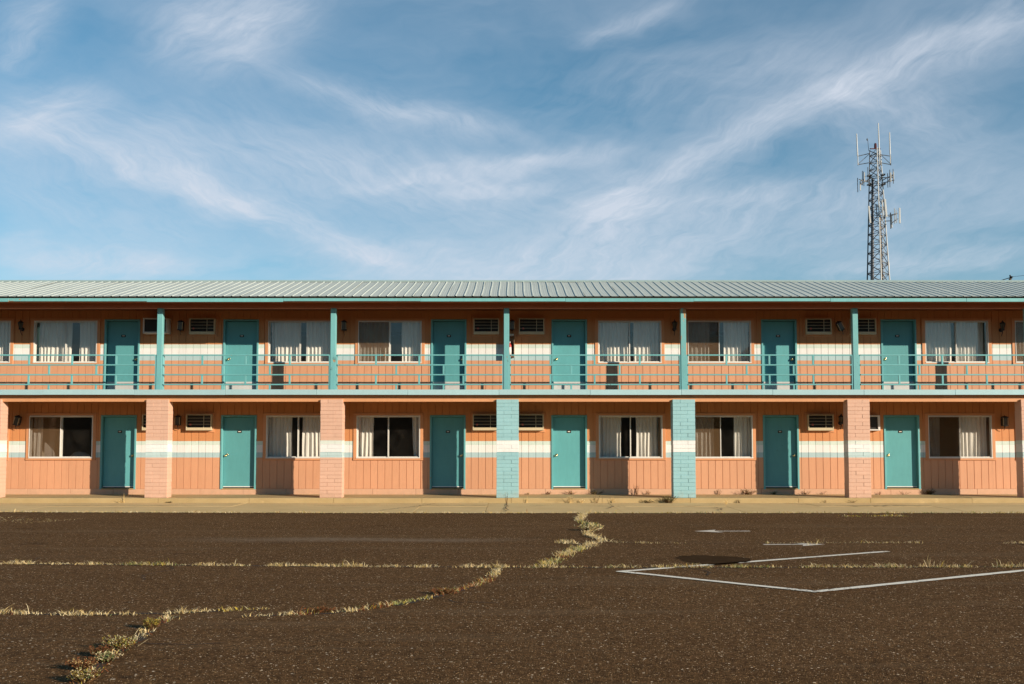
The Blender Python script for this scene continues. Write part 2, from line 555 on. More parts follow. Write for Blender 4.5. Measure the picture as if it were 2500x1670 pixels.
# a bleached strip worn by wheels along the front of the building
band = b.math('MULTIPLY', b.remap(b.math('ABSOLUTE', b.math('ADD', y, b.math('ADD', 11.85, b.math('MULTIPLY', b.math('SUBTRACT', b.noise(0.5, 3, 0.5), 0.5), 0.8)))), 0.05, 0.55, 1.0, 0.0, True),
              b.math('MULTIPLY', b.remap(x, -6.6, -3.0, 0.0, 1.0, True), b.remap(x, -1.2, 0.8, 1.0, 0.0, True)))
col = b.mix(b.math('MULTIPLY', band, b.remap(b.noise(7, 4, 0.7), 0.3, 0.6, 0.2, 0.8)), col, (0.23, 0.165, 0.11))
h = b.math('ADD', b.math('MULTIPLY', vd, -0.8), b.math('MULTIPLY', b.noise(160, 3, 0.6), 0.5))
h = b.math('ADD', h, b.math('MULTIPLY', b.noise(9, 4, 0.6), 1.2))
b.principled(col, 0.85, bump=b.bump(h, 1.0, 0.010), spec=0.02)
MATS['asphalt'] = b.m


def concrete(name, c0, c1):
    b = NB(name)
    n = b.math('ADD', b.math('MULTIPLY', b.noise(0.8, 6, 0.65), 0.5), b.math('MULTIPLY', b.noise(5.0, 5, 0.65, b.mapping((0.4, 1, 1))), 0.5))
    c = b.mix(b.remap(n, 0.34, 0.66), c0, c1)
    st = b.remap(b.noise(1.1, 6, 0.7, b.mapping((0.3, 2.2, 1))), 0.60, 0.72, 0.0, 0.55)
    c = b.mix(st, c, scl(c0, 0.5))
    st2 = b.remap(b.noise(2.6, 5, 0.7), 0.62, 0.7, 0.0, 0.5)
    c = b.mix(st2, c, scl(c1, 1.25))
    sp = b.remap(b.noise(40, 5, 0.7), 0.66, 0.72, 0.0, 0.5)
    c = b.mix(sp, c, scl(c0, 0.55))
    b.principled(c, 0.85, bump=b.bump(b.noise(70, 5, 0.65), 0.4, 0.004), spec=0.25)
    MATS[name] = b.m


concrete('concrete_walk', (0.40, 0.285, 0.13), (0.50, 0.365, 0.18))
concrete('concrete_apron', (0.60, 0.42, 0.195), (0.70, 0.51, 0.25))
b = NB('dry_earth')
b.principled(b.mix(b.noise(0.3, 6, 0.65), (0.16, 0.12, 0.07), (0.24, 0.19, 0.11)), 0.95)
MATS['dry_earth'] = b.m
# road paint, scuffed so that the asphalt shows through
b = NB('road_paint')
f = b.remap(b.math('ADD', b.noise(28, 6, 0.7), b.math('MULTIPLY', b.math('SUBTRACT', b.noise(1.5, 3, 0.5), 0.5), 0.35)), 0.58, 0.64)
b.principled(b.mix(f, (0.88, 0.79, 0.64), (0.13, 0.085, 0.05)), 0.75, bump=b.bump(b.noise(120, 4, 0.6), 0.5, 0.004), spec=0.05)
MATS['road_paint'] = b.m
b = NB('road_paint_worn')
f = b.remap(b.math('ADD', b.noise(22, 6, 0.72), b.math('MULTIPLY', b.math('SUBTRACT', b.noise(1.5, 3, 0.5), 0.5), 0.5)), 0.55, 0.62)
b.principled(b.mix(f, (0.72, 0.62, 0.50), (0.12, 0.08, 0.05)), 0.8, spec=0.25)
MATS['road_paint_worn'] = b.m


def leafmat(name, col):
    b = NB(name)
    c = b.mix(b.noise(18, 3, 0.6), scl(col, 0.7), scl(col, 1.25))
    df = b.N.new('ShaderNodeBsdfDiffuse')
    b.L.new(c, df.inputs[0])
    tl = b.N.new('ShaderNodeBsdfTranslucent')
    b.L.new(c, tl.inputs[0])
    ms = b.N.new('ShaderNodeMixShader')
    ms.inputs[0].default_value = 0.3
    b.L.new(df.outputs[0], ms.inputs[1])
    b.L.new(tl.outputs[0], ms.inputs[2])
    b.L.new(ms.outputs[0], b.out.inputs[0])
    MATS[name] = b.m


leafmat('straw', (0.78, 0.57, 0.25))
leafmat('straw_pale', (0.88, 0.73, 0.44))
leafmat('weed_green', (0.27, 0.31, 0.12))
leafmat('weed_dark', (0.08, 0.095, 0.035))
leafmat('weed_rust', (0.30, 0.10, 0.04))
leafmat('weed_yellow', (0.56, 0.42, 0.07))
leafmat('twig', (0.16, 0.085, 0.04))


# ------------------------------------------------------------------ mesh helpers
class MB:
    def __init__(self):
        self.v, self.f, self.mi = [], [], []

    def add(self, verts, faces, mat=0):
        k = len(self.v)
        self.v += [tuple(p) for p in verts]
        for fc in faces:
            self.f.append(tuple(i + k for i in fc))
            self.mi.append(mat)
        return self

    def box(self, x0, x1, y0, y1, z0, z1, mat=0):
        vs = [(x0, y0, z0), (x1, y0, z0), (x1, y1, z0), (x0, y1, z0), (x0, y0, z1), (x1, y0, z1), (x1, y1, z1), (x0, y1, z1)]
        return self.add(vs, [(0, 3, 2, 1), (4, 5, 6, 7), (0, 1, 5, 4), (1, 2, 6, 5), (2, 3, 7, 6), (3, 0, 4, 7)], mat)

    def cbox(self, x0, x1, y0, y1, z0, z1, c=0.006, mat=0):
        """box with chamfered edges"""
        xs, ys, zs = (x0, x1), (y0, y1), (z0, z1)
        vs, idx = [], {}
        for i in (0, 1):
            for j in (0, 1):
                for k in (0, 1):
                    X, Y, Z = xs[i], ys[j], zs[k]
                    dx, dy, dz = (c if i == 0 else -c), (c if j == 0 else -c), (c if k == 0 else -c)
                    idx[(i, j, k, 'x')] = len(vs); vs.append((X, Y + dy, Z + dz))
                    idx[(i, j, k, 'y')] = len(vs); vs.append((X + dx, Y, Z + dz))
                    idx[(i, j, k, 'z')] = len(vs); vs.append((X + dx, Y + dy, Z))
        fs = []
        q = lambda *a: fs.append(tuple(idx[t] for t in a))
        q((0, 0, 0, 'x'), (0, 0, 1, 'x'), (0, 1, 1, 'x'), (0, 1, 0, 'x'))
        q((1, 0, 0, 'x'), (1, 1, 0, 'x'), (1, 1, 1, 'x'), (1, 0, 1, 'x'))
        q((0, 0, 0, 'y'), (1, 0, 0, 'y'), (1, 0, 1, 'y'), (0, 0, 1, 'y'))
        q((0, 1, 0, 'y'), (0, 1, 1, 'y'), (1, 1, 1, 'y'), (1, 1, 0, 'y'))
        q((0, 0, 0, 'z'), (0, 1, 0, 'z'), (1, 1, 0, 'z'), (1, 0, 0, 'z'))
        q((0, 0, 1, 'z'), (1, 0, 1, 'z'), (1, 1, 1, 'z'), (0, 1, 1, 'z'))
        for j in (0, 1):
            for k in (0, 1):
                q((0, j, k, 'y'), (1, j, k, 'y'), (1, j, k, 'z'), (0, j, k, 'z'))
        for i in (0, 1):
            for k in (0, 1):
                q((i, 0, k, 'x'), (i, 1, k, 'x'), (i, 1, k, 'z'), (i, 0, k, 'z'))
        for i in (0, 1):
            for j in (0, 1):
                q((i, j, 0, 'x'), (i, j, 1, 'x'), (i, j, 1, 'y'), (i, j, 0, 'y'))
        for i in (0, 1):
            for j in (0, 1):
                for k in (0, 1):
                    q((i, j, k, 'x'), (i, j, k, 'y'), (i, j, k, 'z'))
        return self.add(vs, fs, mat)

    def tube(self, pts, r, n=6, mat=0, cap=True):
        pts = [Vector(p) for p in pts]
        rs = r if isinstance(r, (list, tuple)) else [r] * len(pts)
        k = len(self.v)
        prev = None
        for i, p in enumerate(pts):
            d = (pts[min(i + 1, len(pts) - 1)] - pts[max(i - 1, 0)]).normalized()
            a = Vector((0, 0, 1)) if abs(d.z) < 0.9 else Vector((1, 0, 0))
            u = d.cross(a).normalized()
            w = d.cross(u).normalized()
            for j in range(n):
                t = 2 * math.pi * j / n + math.pi / 4
                self.v.append(tuple(p + (u * math.cos(t) + w * math.sin(t)) * rs[i]))
        for i in range(len(pts) - 1):
            for j in range(n):
                a, c = k + i * n + j, k + i * n + (j + 1) % n
                self.f.append((a, c, c + n, a + n)); self.mi.append(mat)
        if cap:
            self.f.append(tuple(k + j for j in range(n))[::-1]); self.mi.append(mat)
            self.f.append(tuple(k + (len(pts) - 1) * n + j for j in range(n))); self.mi.append(mat)
        return self

    def lathe(self, prof, n=12, axis='z', c=(0, 0, 0), mat=0):
        k = len(self.v)
        for (r, h) in prof:
            for j in range(n):
                t = 2 * math.pi * j / n
                a, d = r * math.cos(t), r * math.sin(t)
                p = (a, d, h) if axis == 'z' else (a, h, d)
                self.v.append((p[0] + c[0], p[1] + c[1], p[2] + c[2]))
        for i in range(len(prof) - 1):
            for j in range(n):
                a, e = k + i * n + j, k + i * n + (j + 1) % n
                self.f.append((a, e, e + n, a + n)); self.mi.append(mat)
        self.f.append(tuple(k + j for j in range(n))[::-1]); self.mi.append(mat)
        self.f.append(tuple(k + (len(prof) - 1) * n + j for j in range(n))); self.mi.append(mat)
        return self

    def mesh(self, name, mats):
        me = bpy.data.meshes.new(name)
        me.from_pydata(self.v, [], self.f)
        for m in (mats if isinstance(mats, (list, tuple)) else [mats]):
            me.materials.append(MATS[m])
        if any(self.mi):
            me.polygons.foreach_set('material_index', self.mi)
        me.update()
        return me

    def build(self, name, mats, parent=None, loc=None, smooth=False):
        me = self.mesh(name, mats)
        # outward normals
        import bmesh
        if len(self.f) < 60000:
            bm = bmesh.new()
            bm.from_mesh(me)
            bmesh.ops.recalc_face_normals(bm, faces=bm.faces)
            bm.to_mesh(me)
            bm.free()
        if smooth:
            me.polygons.foreach_set('use_smooth', [True] * len(me.polygons))
        return link(name, me, parent, loc)


def link(name, data, parent=None, loc=None):
    o = bpy.data.objects.new(name, data)
    COL.objects.link(o)
    if parent is not None:
        o.parent = parent
    if loc is not None:
        o.location = loc
    return o


def tag(o, label=None, cat=None, group=None, kind=None):
    if label: o['label'] = label
    if cat: o['category'] = cat
    if group: o['group'] = group
    if kind: o['kind'] = kind
    return o


def empty(name, loc=(0, 0, 0), rz=0.0):
    o = link(name, None, None, loc)
    o.rotation_euler.z = rz
    o.empty_display_size = 0.2
    return o


def copy_tree(o, parent=None):
    c = o.copy()
    COL.objects.link(c)
    c.parent = parent
    for ch in list(o.children):
        copy_tree(ch, c)
    return c


# ------------------------------------------------------------------ the ground
m = MB()
m.add([(-3000, -3000, -0.06), (3000, -3000, -0.06), (3000, 3000, -0.06), (-3000, 3000, -0.06)], [(0, 1, 2, 3)])
tag(m.build('ground', 'dry_earth'), kind='structure')


def edge_y(x):      # front edge of the concrete apron, a little crooked
    return -5.83 + 0.38 * max(0.0, min(1.0, (-3.0 - x) / 10.0)) + 0.02 * math.sin(x * 2.1) + 0.012 * math.sin(x * 7.3 + 1)


m = MB()
xs = [-60 + i * 0.5 for i in range(241)]
vs = [(x, -70, 0) for x in xs] + [(x, edge_y(x) + 0.25, 0) for x in xs]
n = len(xs)
m.add(vs, [(i, i + 1, n + i + 1, n + i) for i in range(n - 1)])
lot = tag(m.build('asphalt_lot', 'asphalt', None, (0, 0.5, 0)), kind='structure')


def stripe(name, p, q, w, mat, z=0.004, parent=None):
    p, q = Vector((*p, 0)), Vector((*q, 0))
    d = (q - p).normalized()
    nn = Vector((-d.y, d.x, 0))
    mm = MB()
    k = max(2, int((q - p).length / 0.12))
    vs = []
    rr = random.Random(int(p.x * 100))
    for i in range(k + 1):
        c = p.lerp(q, i / k)
        a, bb = w / 2 + rr.uniform(-.006, .006), w / 2 + rr.uniform(-.006, .006)
        vs += [tuple(c + nn * a + Vector((0, 0, z))), tuple(c - nn * bb + Vector((0, 0, z)))]
    mm.add(vs, [(2 * i, 2 * i + 1, 2 * i + 3, 2 * i + 2) for i in range(k)])
    return mm.build(name, mat, parent)


stripe('painted_line', (1.28, -16.53), (5.45, -14.18), 0.10, 'road_paint', 0.004, lot)
stripe('painted_line', (1.30, -16.52), (3.19, -18.24), 0.105, 'road_paint', 0.008, lot)
stripe('painted_line', (3.17, -18.24), (6.9, -16.10), 0.105, 'road_paint', 0.012, lot)


def arrow(tip, tail, w, headw, headl, mat):
    p, q = Vector((*tip, 0)), Vector((*tail, 0))
    d = (q - p).normalized()
    nn = Vector((-d.y, d.x, 0))
    h = p + d * headl
    pts = [p, h + nn * headw, h + nn * w - d * headl * 0.18, q + nn * w, q - nn * w, h - nn * w - d * headl * 0.18, h - nn * headw]
    mm = MB()
    mm.add([(v.x, v.y, 0.004) for v in pts], [(0, 1, 2), (0, 2, 5), (0, 5, 6), (2, 3, 4, 5)])
    return mm.build('painted_arrow', mat, lot)


arrow((3.27, -10.75), (4.28, -10.72), 0.06, 0.30, 0.46, 'road_paint_worn')
arrow((4.87, -13.14), (3.90, -13.17), 0.05, 0.26, 0.44, 'road_paint_worn')

# tar patches with a hard edge
for (cx, cy, rx, ry, sd) in ((2.70, -15.25, 0.48, 0.55, 1), (8.6, -13.1, 0.7, 0.2, 3)):
    rr = random.Random(sd)
    pts = []
    for i in range(40):
        t = 2 * math.pi * i / 40
        k = 1 + 0.10 * math.sin(3 * t + sd) + rr.uniform(-.06, .06)
        pts.append((cx + rx * k * math.cos(t), cy + ry * k * math.sin(t), 0.004))
    MB().add(pts, [tuple(range(40))]).build('tar_patch', 'tar', lot)

# concrete apron in front of the walkway: two rows of slabs with open joints
apron = MB()
apron.box(-40, 40, -5.6, -2.05, -0.05, -0.012)
apron = tag(apron.build('concrete_apron', 'seam_dark', None, (0, 0.5, 0)), kind='structure')
cuts = [-40, -30, -21, -16.4, -11.7, -7.05, -2.3, -0.62, 2.55, 5.4, 7.75, 10.6, 14.2, 19, 27, 40]
for i in range(len(cuts) - 1):
    x0, x1 = cuts[i] + 0.006, cuts[i + 1] - 0.006
    sk = 0.25 * math.sin(i * 2.7)
    k = max(2, int((x1 - x0) / 0.25))
    for row in (0, 1):
        vs = []
        for j in range(k + 1):
            t = j / k
            xf, xb = x0 + (x1 - x0) * t, x0 + (x1 - x0) * t
            if row == 0:
                yf, yb = edge_y(xf), -3.53 + 0.008 * math.sin(xf * 9)
                zf, zb = 0.006, 0.014
            else:
                yf, yb = -3.50 + 0.008 * math.sin(xf * 9 + .4), -2.10
                zf, zb = 0.015, 0.022
            dz = 0.003 * math.sin(i * 3.1 + row)
            vs += [(xf + sk * (t if 0 < t < 1 else 0) * 0, yf, zf + dz), (xb, yb, zb + dz), (xf, yf, -0.04), (xb, yb, -0.04)]
        fs = []
        for j in range(k):
            a, c = 4 * j, 4 * (j + 1)
            fs += [(a, c, c + 1, a + 1), (a + 2, a + 3, c + 3, c + 2), (a, a + 2, c + 2, c), (a + 1, c + 1, c + 3, a + 3)]
        fs += [(0, 1, 3, 2), (4 * k, 4 * k + 2, 4 * k + 3, 4 * k + 1)]
        MB().add(vs, fs).build('concrete_slab', 'concrete_apron', apron)


def crack(pts, w, mat, parent, z, seed=1, taper=True, name='crack'):
    """thin ragged strip lying on a surface"""
    rr = random.Random(seed)
    P = []
    for i in range(len(pts) - 1):
        a, c = Vector((*pts[i], 0)), Vector((*pts[i + 1], 0))
        k = max(1, int((c - a).length / 0.10))
        for j in range(k):
            P.append(a.lerp(c, j / k) + Vector((rr.uniform(-.03, .03), rr.uniform(-.035, .035), 0)))
    P.append(Vector((*pts[-1], 0)))
    vs = []
    for i, p in enumerate(P):
        d = (P[min(i + 1, len(P) - 1)] - P[max(i - 1, 0)]).normalized()
        nn = Vector((-d.y, d.x, 0))
        f = w * rr.uniform(0.45, 1.3)
        if taper:
            f *= min(1, 0.25 + 2.2 * min(i, len(P) - 1 - i) / len(P) * 2)
        vs += [(p + nn * f).to_tuple()[:2] + (z(p) if callable(z) else z,), (p - nn * f).to_tuple()[:2] + (z(p) if callable(z) else z,)]
    mm = MB().add(vs, [(2 * i, 2 * i + 1, 2 * i + 3, 2 * i + 2) for i in range(len(P) - 1)])
    return mm.build(name, mat, parent)


apz = lambda p: 0.031
crack([(-0.15, -5.75), (-0.10, -5.1), (-0.18, -4.4), (-0.10, -3.6), (-0.17, -3.0), (-0.13, -2.2)], 0.016, 'seam_dark', apron, apz, 3)
crack([(8.15, -3.42), (8.6, -3.47), (9.2, -3.45), (9.9, -3.47), (10.6, -3.45)], 0.06, 'seam_dark', apron, apz, 5)
crack([(-3.2, -5.5), (-2.6, -4.2), (-1.95, -2.4)], 0.016, 'seam_dark', apron, apz, 8)
crack([(-10.2, -5.0), (-9.2, -3.6), (-8.2, -2.3)], 0.010, 'seam_dark', apron, apz, 9)
crack([(4.9, -5.3), (5.05, -4.6), (5.0, -4.0)], 0.018, 'seam_dark', apron, apz, 11)
crack([(7.2, -2.3), (7.7, -3.1), (8.1, -3.4)], 0.022, 'seam_dark', apron, apz, 12)
crack([(9.6, -2.3), (9.95, -2.9), (10.3, -3.4)], 0.014, 'seam_dark', apron, apz, 13)
crack([(2.3, -4.6), (2.5, -3.9), (2.55, -3.6)], 0.02, 'seam_dark', apron, apz, 14)
for sd, (x0, x1, yy) in enumerate(((-12.4, -8.0, -3.4), (-5.0, -3.4, -3.3), (-2.2, -0.4, -3.2), (1.7, 2.9, -3.55), (0.4, 1.1, -3.3), (11.0, 14.0, -3.5), (3.4, 4.9, -3.6))):
    crack([(x0, yy), ((x0 + x1) / 2, yy - 0.06), (x1, yy + 0.02)], 0.022, 'mortar_soil', apron, apz, 30 + sd)

# raised walkway under the balcony
walk = MB()
walk.box(-40, 40, -2.04, 0.1, -0.05, 0.128)
walk = tag(walk.build('walkway', 'seam_dark', None, (0, 0.5, 0)), kind='structure')
wc = [-40, -30, -22, -16.4, -14.0, -9.42, -7.0, -4.75, -2.4, -0.02, 2.4, 4.75, 7.63, 9.55, 12.25, 14.1, 19, 26, 40]
for i in range(len(wc) - 1):
    mm = MB()
    x0, x1 = wc[i] + 0.004, wc[i + 1] - 0.004
    dz = 0.003 * math.sin(i * 2.3)
    # rounded nose at the kerb
    prof = [(-2.10, -0.03), (-2.10, 0.128 + dz), (-2.094, 0.142 + dz), (-2.08, 0.15 + dz), (0.0, 0.176 + dz), (0.0, -0.03)]
    k = len(prof)
    mm.add([(x0, *p) for p in prof] + [(x1, *p) for p in prof], [tuple(range(k))[::-1], tuple(range(k, 2 * k))] + [(j, (j + 1) % k, k + (j + 1) % k, k + j) for j in range(k)])
    mm.build('concrete_slab', 'concrete_walk', walk)

# ------------------------------------------------------------------ the motel
motel = tag(empty('motel_building', (0, 0, 0)), 'two-storey orange motel with teal doors, striped walls, balcony and ribbed metal roof', 'motel')
XL, XR = -17.0, 17.0
FY = 0.5            # offset of everything that stands in front of the wall
LOW_WIN = [-15.234, -12.768, -6.061, -3.503, 3.361, 5.915, 12.692, 15.24]
UP_WIN = [-15.181, -12.716, -6.038, -3.474, 3.352, 5.906, 12.665, 15.227]
LOW_DOOR = [-11.143, -7.742, -1.820, 1.619, 7.617, 11.038]
UP_DOOR = [-11.102, -7.720, -1.803, 1.631, 7.604, 11.010]
WW, DW = 0.922, 0.505
KX = 0.982          # openings measured a touch under nominal size
SIDING = 0.2032


def wall(name, z0, z1, wins, wz0, wz1, doors, dz1, mat):
    ops = [(c - WW * KX, c + WW * KX, wz0, wz1) for c in wins] + [(c - DW * KX, c + DW * KX, z0, dz1) for c in doors]

    def solid(xa, xb):
        xm = (xa + xb) / 2
        spans = [(z0, z1)]
        for (a, c, p, q) in ops:
            if a < xm < c:
                new = []
                for (u, v) in spans:
                    if q <= u or p >= v:
                        new.append((u, v))
                    else:
                        if p > u + 0.01: new.append((u, p))
                        if q < v - 0.01: new.append((q, v))
                spans = new
        return spans
    cutx = sorted({XL, XR} | {e for o in ops for e in o[:2]})
    back = MB()
    for i in range(len(cutx) - 1):
        for (u, v) in solid(cutx[i], cutx[i + 1]):
            back.box(cutx[i], cutx[i + 1], 0.016, 0.15, u, v)
    w = back.build(name, mat, motel)
    # vertical siding boards, each a piece of its own; scraps over doors and windows are joined
    rest = MB()
    cache = {}
    x = -13.35 - 18 * SIDING
    rr = random.Random(5)
    while x < XR:
        a, bb = max(x, XL), min(x + SIDING, XR)
        ed = [a] + [e for e in cutx if a + 1e-4 < e < bb - 1e-4] + [bb]
        for i in range(len(ed) - 1):
            xa = ed[i] + (0.0055 if i == 0 else 0)
            xb = ed[i + 1] - (0.0055 if i == len(ed) - 2 else 0)
            if xb - xa < 0.012:
                continue
            for (u, v) in solid(ed[i], ed[i + 1]):
                dy = rr.uniform(0, 0.0025)
                if v - u < 0.5 or xb - xa < 0.1 or abs(xa) > 15.2:
                    rest.box(xa, xb, dy, 0.020, u, v)
                else:
                    key = (round(xb - xa, 4), round(v - u, 4))
                    if key not in cache:
                        cache[key] = MB().cbox(0, xb - xa, 0, 0.021, 0, v - u, 0.0025).mesh('siding_board', mat)
                    link('siding_board', cache[key], w, (xa, dy, u))
        x += SIDING
    tag(rest.build('siding_scraps', mat, w), kind='stuff')
    return w


wall('wall', 0.327, 2.90, LOW_WIN, 1.187, 2.397, LOW_DOOR, 2.397, 'wall_paint_lower')
wall('wall', 3.045, 5.395, UP_WIN, 3.890, 5.100, UP_DOOR, 5.128, 'wall_paint_upper')

# painted base board under the lower siding
xs = [XL] + [-13.59 + SIDING * 6 * i - 0.1 for i in range(-2, 25) if XL < -13.59 + SIDING * 6 * i - 0.1 < XR] + [XR]
for i in range(len(xs) - 1):
    MB().cbox(xs[i] + 0.003, xs[i + 1] - 0.003, -0.012, 0.15, 0.14, 0.324, 0.004).build('base_board', 'base_paint', motel)

# the shell behind the front wall
sh = MB()
sh.box(XL, XR, 0.15, 6.0, 0.10, 0.15)
sh.box(XL, XR, 0.15, 6.0, 2.60, 3.04)
sh.box(XL, XR, 0.15, 6.0, 5.40, 5.46)
sh.box(XL, XR, 5.85, 6.0, 0.15, 5.40)
sh.box(XL - 0.15, XL, 0.0, 6.0, 0.10, 5.46)
sh.box(XR, XR + 0.15, 0.0, 6.0, 0.10, 5.46)
sh.build('room_shell', 'room_beige', motel)
for px_ in (-13.95, -9.43, -4.77, -0.05, 4.62, 9.3, 13.91):
    MB().box(px_ - 0.06, px_ + 0.06, 0.15, 5.85, 0.15, 2.6).box(px_ - 0.06, px_ + 0.06, 0.15, 5.85, 3.04, 5.40).build('partition_wall', 'room_beige', motel)

# ---- windows
def make_window():
    w = MB()
    # painted trim boards round the opening
    t = 0.085
    w.cbox(-WW - t, WW + t, -0.022, 0.02, 1.235, 1.235 + 0.065, 0.003)
    w.cbox(-WW - t, WW + t, -0.026, 0.02, -0.055, -0.002, 0.003)
    w.cbox(-WW - t, -WW + 0.004, -0.020, 0.02, 0.0, 1.233, 0.003)
    w.cbox(WW - 0.004, WW + t, -0.020, 0.02, 0.0, 1.233, 0.003)
    return w


def trim_mesh(mat):
    return make_window().mesh('window', mat)


fr = MB()
f = 0.028
fr.box(-WW, WW, -0.03, 0.09, 0.0, f)
fr.box(-WW, WW, -0.018, 0.09, 1.23 - f, 1.23)
fr.box(-WW, -WW + f, -0.018, 0.09, f + .001, 1.23 - f - .001)
fr.box(WW - f, WW, -0.018, 0.09, f + .001, 1.23 - f - .001)
fr_mesh = fr.mesh('window_frame', 'alu_frame')


def sash(x0, x1, y):
    s = MB()
    g = 0.022
    s.box(x0, x1, y, y + 0.025, f + .002, f + g)
    s.box(x0, x1, y, y + 0.025, 1.23 - f - g, 1.23 - f - .002)
    s.box(x0, x0 + g, y, y + 0.025, f + g + .001, 1.23 - f - g - .001)
    s.box(x1 - g, x1, y, y + 0.025, f + g + .001, 1.23 - f - g - .001)
    return s.mesh('sash', 'alu_frame'), MB().box(x0 + g, x1 - g, y + 0.010, y + 0.014, f + g, 1.23 - f - g).mesh('pane', 'glass')


sashL, paneL = sash(-WW + f + .002, 0.018, 0.050)
sashR, paneR = sash(-0.018, WW - f - .002, 0.015)
scr = MB()
scr.box(-WW + 0.004, -0.006, -0.032, -0.012, 0.030, 0.046)
scr.box(-WW + 0.004, -0.006, -0.032, -0.012, 1.19, 1.206)
scr.box(-WW + 0.004, -WW + 0.020, -0.032, -0.012, 0.047, 1.189)
scr.box(-0.022, -0.006, -0.032, -0.012, 0.047, 1.189)
scr_frame = scr.mesh('screen_frame', 'white_metal')
scr_mesh = MB().box(-WW + 0.020, -0.022, -0.023, -0.021, 0.046, 1.19).mesh('insect_screen', 'screen_mesh')
trimL, trimU = trim_mesh('wall_trim_lower' if 'wall_trim_lower' in MATS else 'trim_orange'), trim_mesh('trim_orange')


def place_window(x, z, tm, screen):
    w = link('window', tm, motel, (x, 0, z))
    w.scale = (KX, 1, 0.984)
    link('window_frame', fr_mesh, w)
    for s_, p_ in ((sashL, paneL), (sashR, paneR)):
        link('sash', s_, w)
        link('pane', p_, w)
    if screen:
        w['label'] = 'window with a brown insect screen over its left half'
        link('insect_screen', scr_mesh, w)
        link('screen_frame', scr_frame, w)


for i, x in enumerate(UP_WIN):
    place_window(x, 3.890, trimU, i in (3, 5, 7))
for i, x in enumerate(LOW_WIN):
    place_window(x, 1.187, trimL, i in (1, 5, 6))

# ---- doors (leaf with its frame, knob, number plate, threshold)
leaf = MB().cbox(-0.457, 0.457, 0.105, 0.150, 0.0, 2.025, 0.003).mesh('door', 'teal_door')
df_ = MB()
df_.cbox(-0.515, -0.462, -0.022, 0.16, -0.055, 2.032, 0.004)
df_.cbox(0.462, 0.515, -0.022, 0.16, -0.055, 2.032, 0.004)
df_.cbox(-0.515, 0.515, -0.022, 0.16, 2.034, 2.080, 0.004)
dframe = df_.mesh('door_frame', 'teal_frame')
th = MB().cbox(-0.460, 0.460, -0.03, 0.104, -0.056, -0.030, 0.004).mesh('threshold', 'concrete_walk')
sweep = MB().box(-0.452, 0.452, 0.094, 0.104, 0.004, 0.030).mesh('door_sweep', 'white_metal')
paint('kick_grey', (0.56, 0.55, 0.53), 0.5)
kick = MB().box(-0.450, 0.450, 0.1015, 0.1045, 0.004, 0.268).mesh('kick_plate', 'kick_grey')
hb = MB()
hb.lathe([(0.034, 0.104), (0.034, 0.097), (0.014, 0.093), (0.014, 0.070), (0.026, 0.062), (0.033, 0.048), (0.030, 0.036), (0.016, 0.030)], 14, 'y')
hb.lathe([(0.030, 0.104), (0.030, 0.090), (0.022, 0.086)], 12, 'y', (0.028, 0, 0.026))
knob = hb.mesh('handle', 'brass')
knob.polygons.foreach_set('use_smooth', [True] * len(knob.polygons))
pl = MB()
pl.cbox(-0.062, 0.062, 0.096, 0.105, -0.036, 0.036, 0.008)
for (dx, hh) in ((-0.022, 0.030), (0.0, 0.022), (0.022, 0.030)):
    pl.box(dx - 0.009, dx + 0.009, 0.0945, 0.0965, -hh / 2 + 0.004, hh / 2 + 0.004, 1)
plate = pl.mesh('number_plate', ['plate_black', 'plate_marks'])


def place_door(x, z, side, upper):
    d = link('door', leaf, motel, (x, 0, z))
    d.scale = (KX, 0.86, 0.98)
    link('door_frame', dframe, d)
    link('threshold', th, d)
    link('handle', knob, d, (side * 0.385, 0, 0.915))
    link('number_plate', plate, d, (0.0, 0, 1.605))
    if upper:
        link('kick_plate', kick, d)
        d['label'] = 'teal door with a white kick plate along its bottom'
    else:
        link('door_sweep', sweep, d)


for i, x in enumerate(UP_DOOR):
    place_door(x, 3.100, 1 if i % 2 == 0 else -1, True)
for i, x in enumerate(LOW_DOOR):
    place_door(x, 0.367, 1 if i % 2 == 0 else -1, False)

# ---- balcony: slab, fascia boards, beam
MB().box(XL, XR, -2.11, 0.008, 2.905, 3.040).build('balcony_floor', 'deck_grey', motel, (0, FY, 0))
bf = link('balcony_fascia', MB().box(XL, XR, -2.125, -2.111, 2.91, 3.03).mesh('balcony_fascia', 'slab_fascia'), motel, (0, FY, 0))
xs = [XL] + [-12.55 + 2.44 * i for i in range(-1, 13) if XL < -12.55 + 2.44 * i < XR] + [XR]
for i in range(len(xs) - 1):
    o = MB().cbox(xs[i] + 0.003, xs[i + 1] - 0.003, -2.155, -2.126, 2.900, 3.044, 0.004).build('fascia_board', 'slab_fascia', bf)
    o.location.z = random.uniform(-0.003, 0.003)
MB().box(XL, XR, -1.97, -1.86, 2.726, 2.903).build('balcony_beam', 'beam_orange', motel, (0, FY, 0))

# ---- header beam, soffit
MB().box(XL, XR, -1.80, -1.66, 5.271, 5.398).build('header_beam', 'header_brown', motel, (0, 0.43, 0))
MB().box(XL, XR, -2.355, 0.0, 5.400, 5.415).build('soffit', 'soffit_paint', motel, (0, FY, 0))

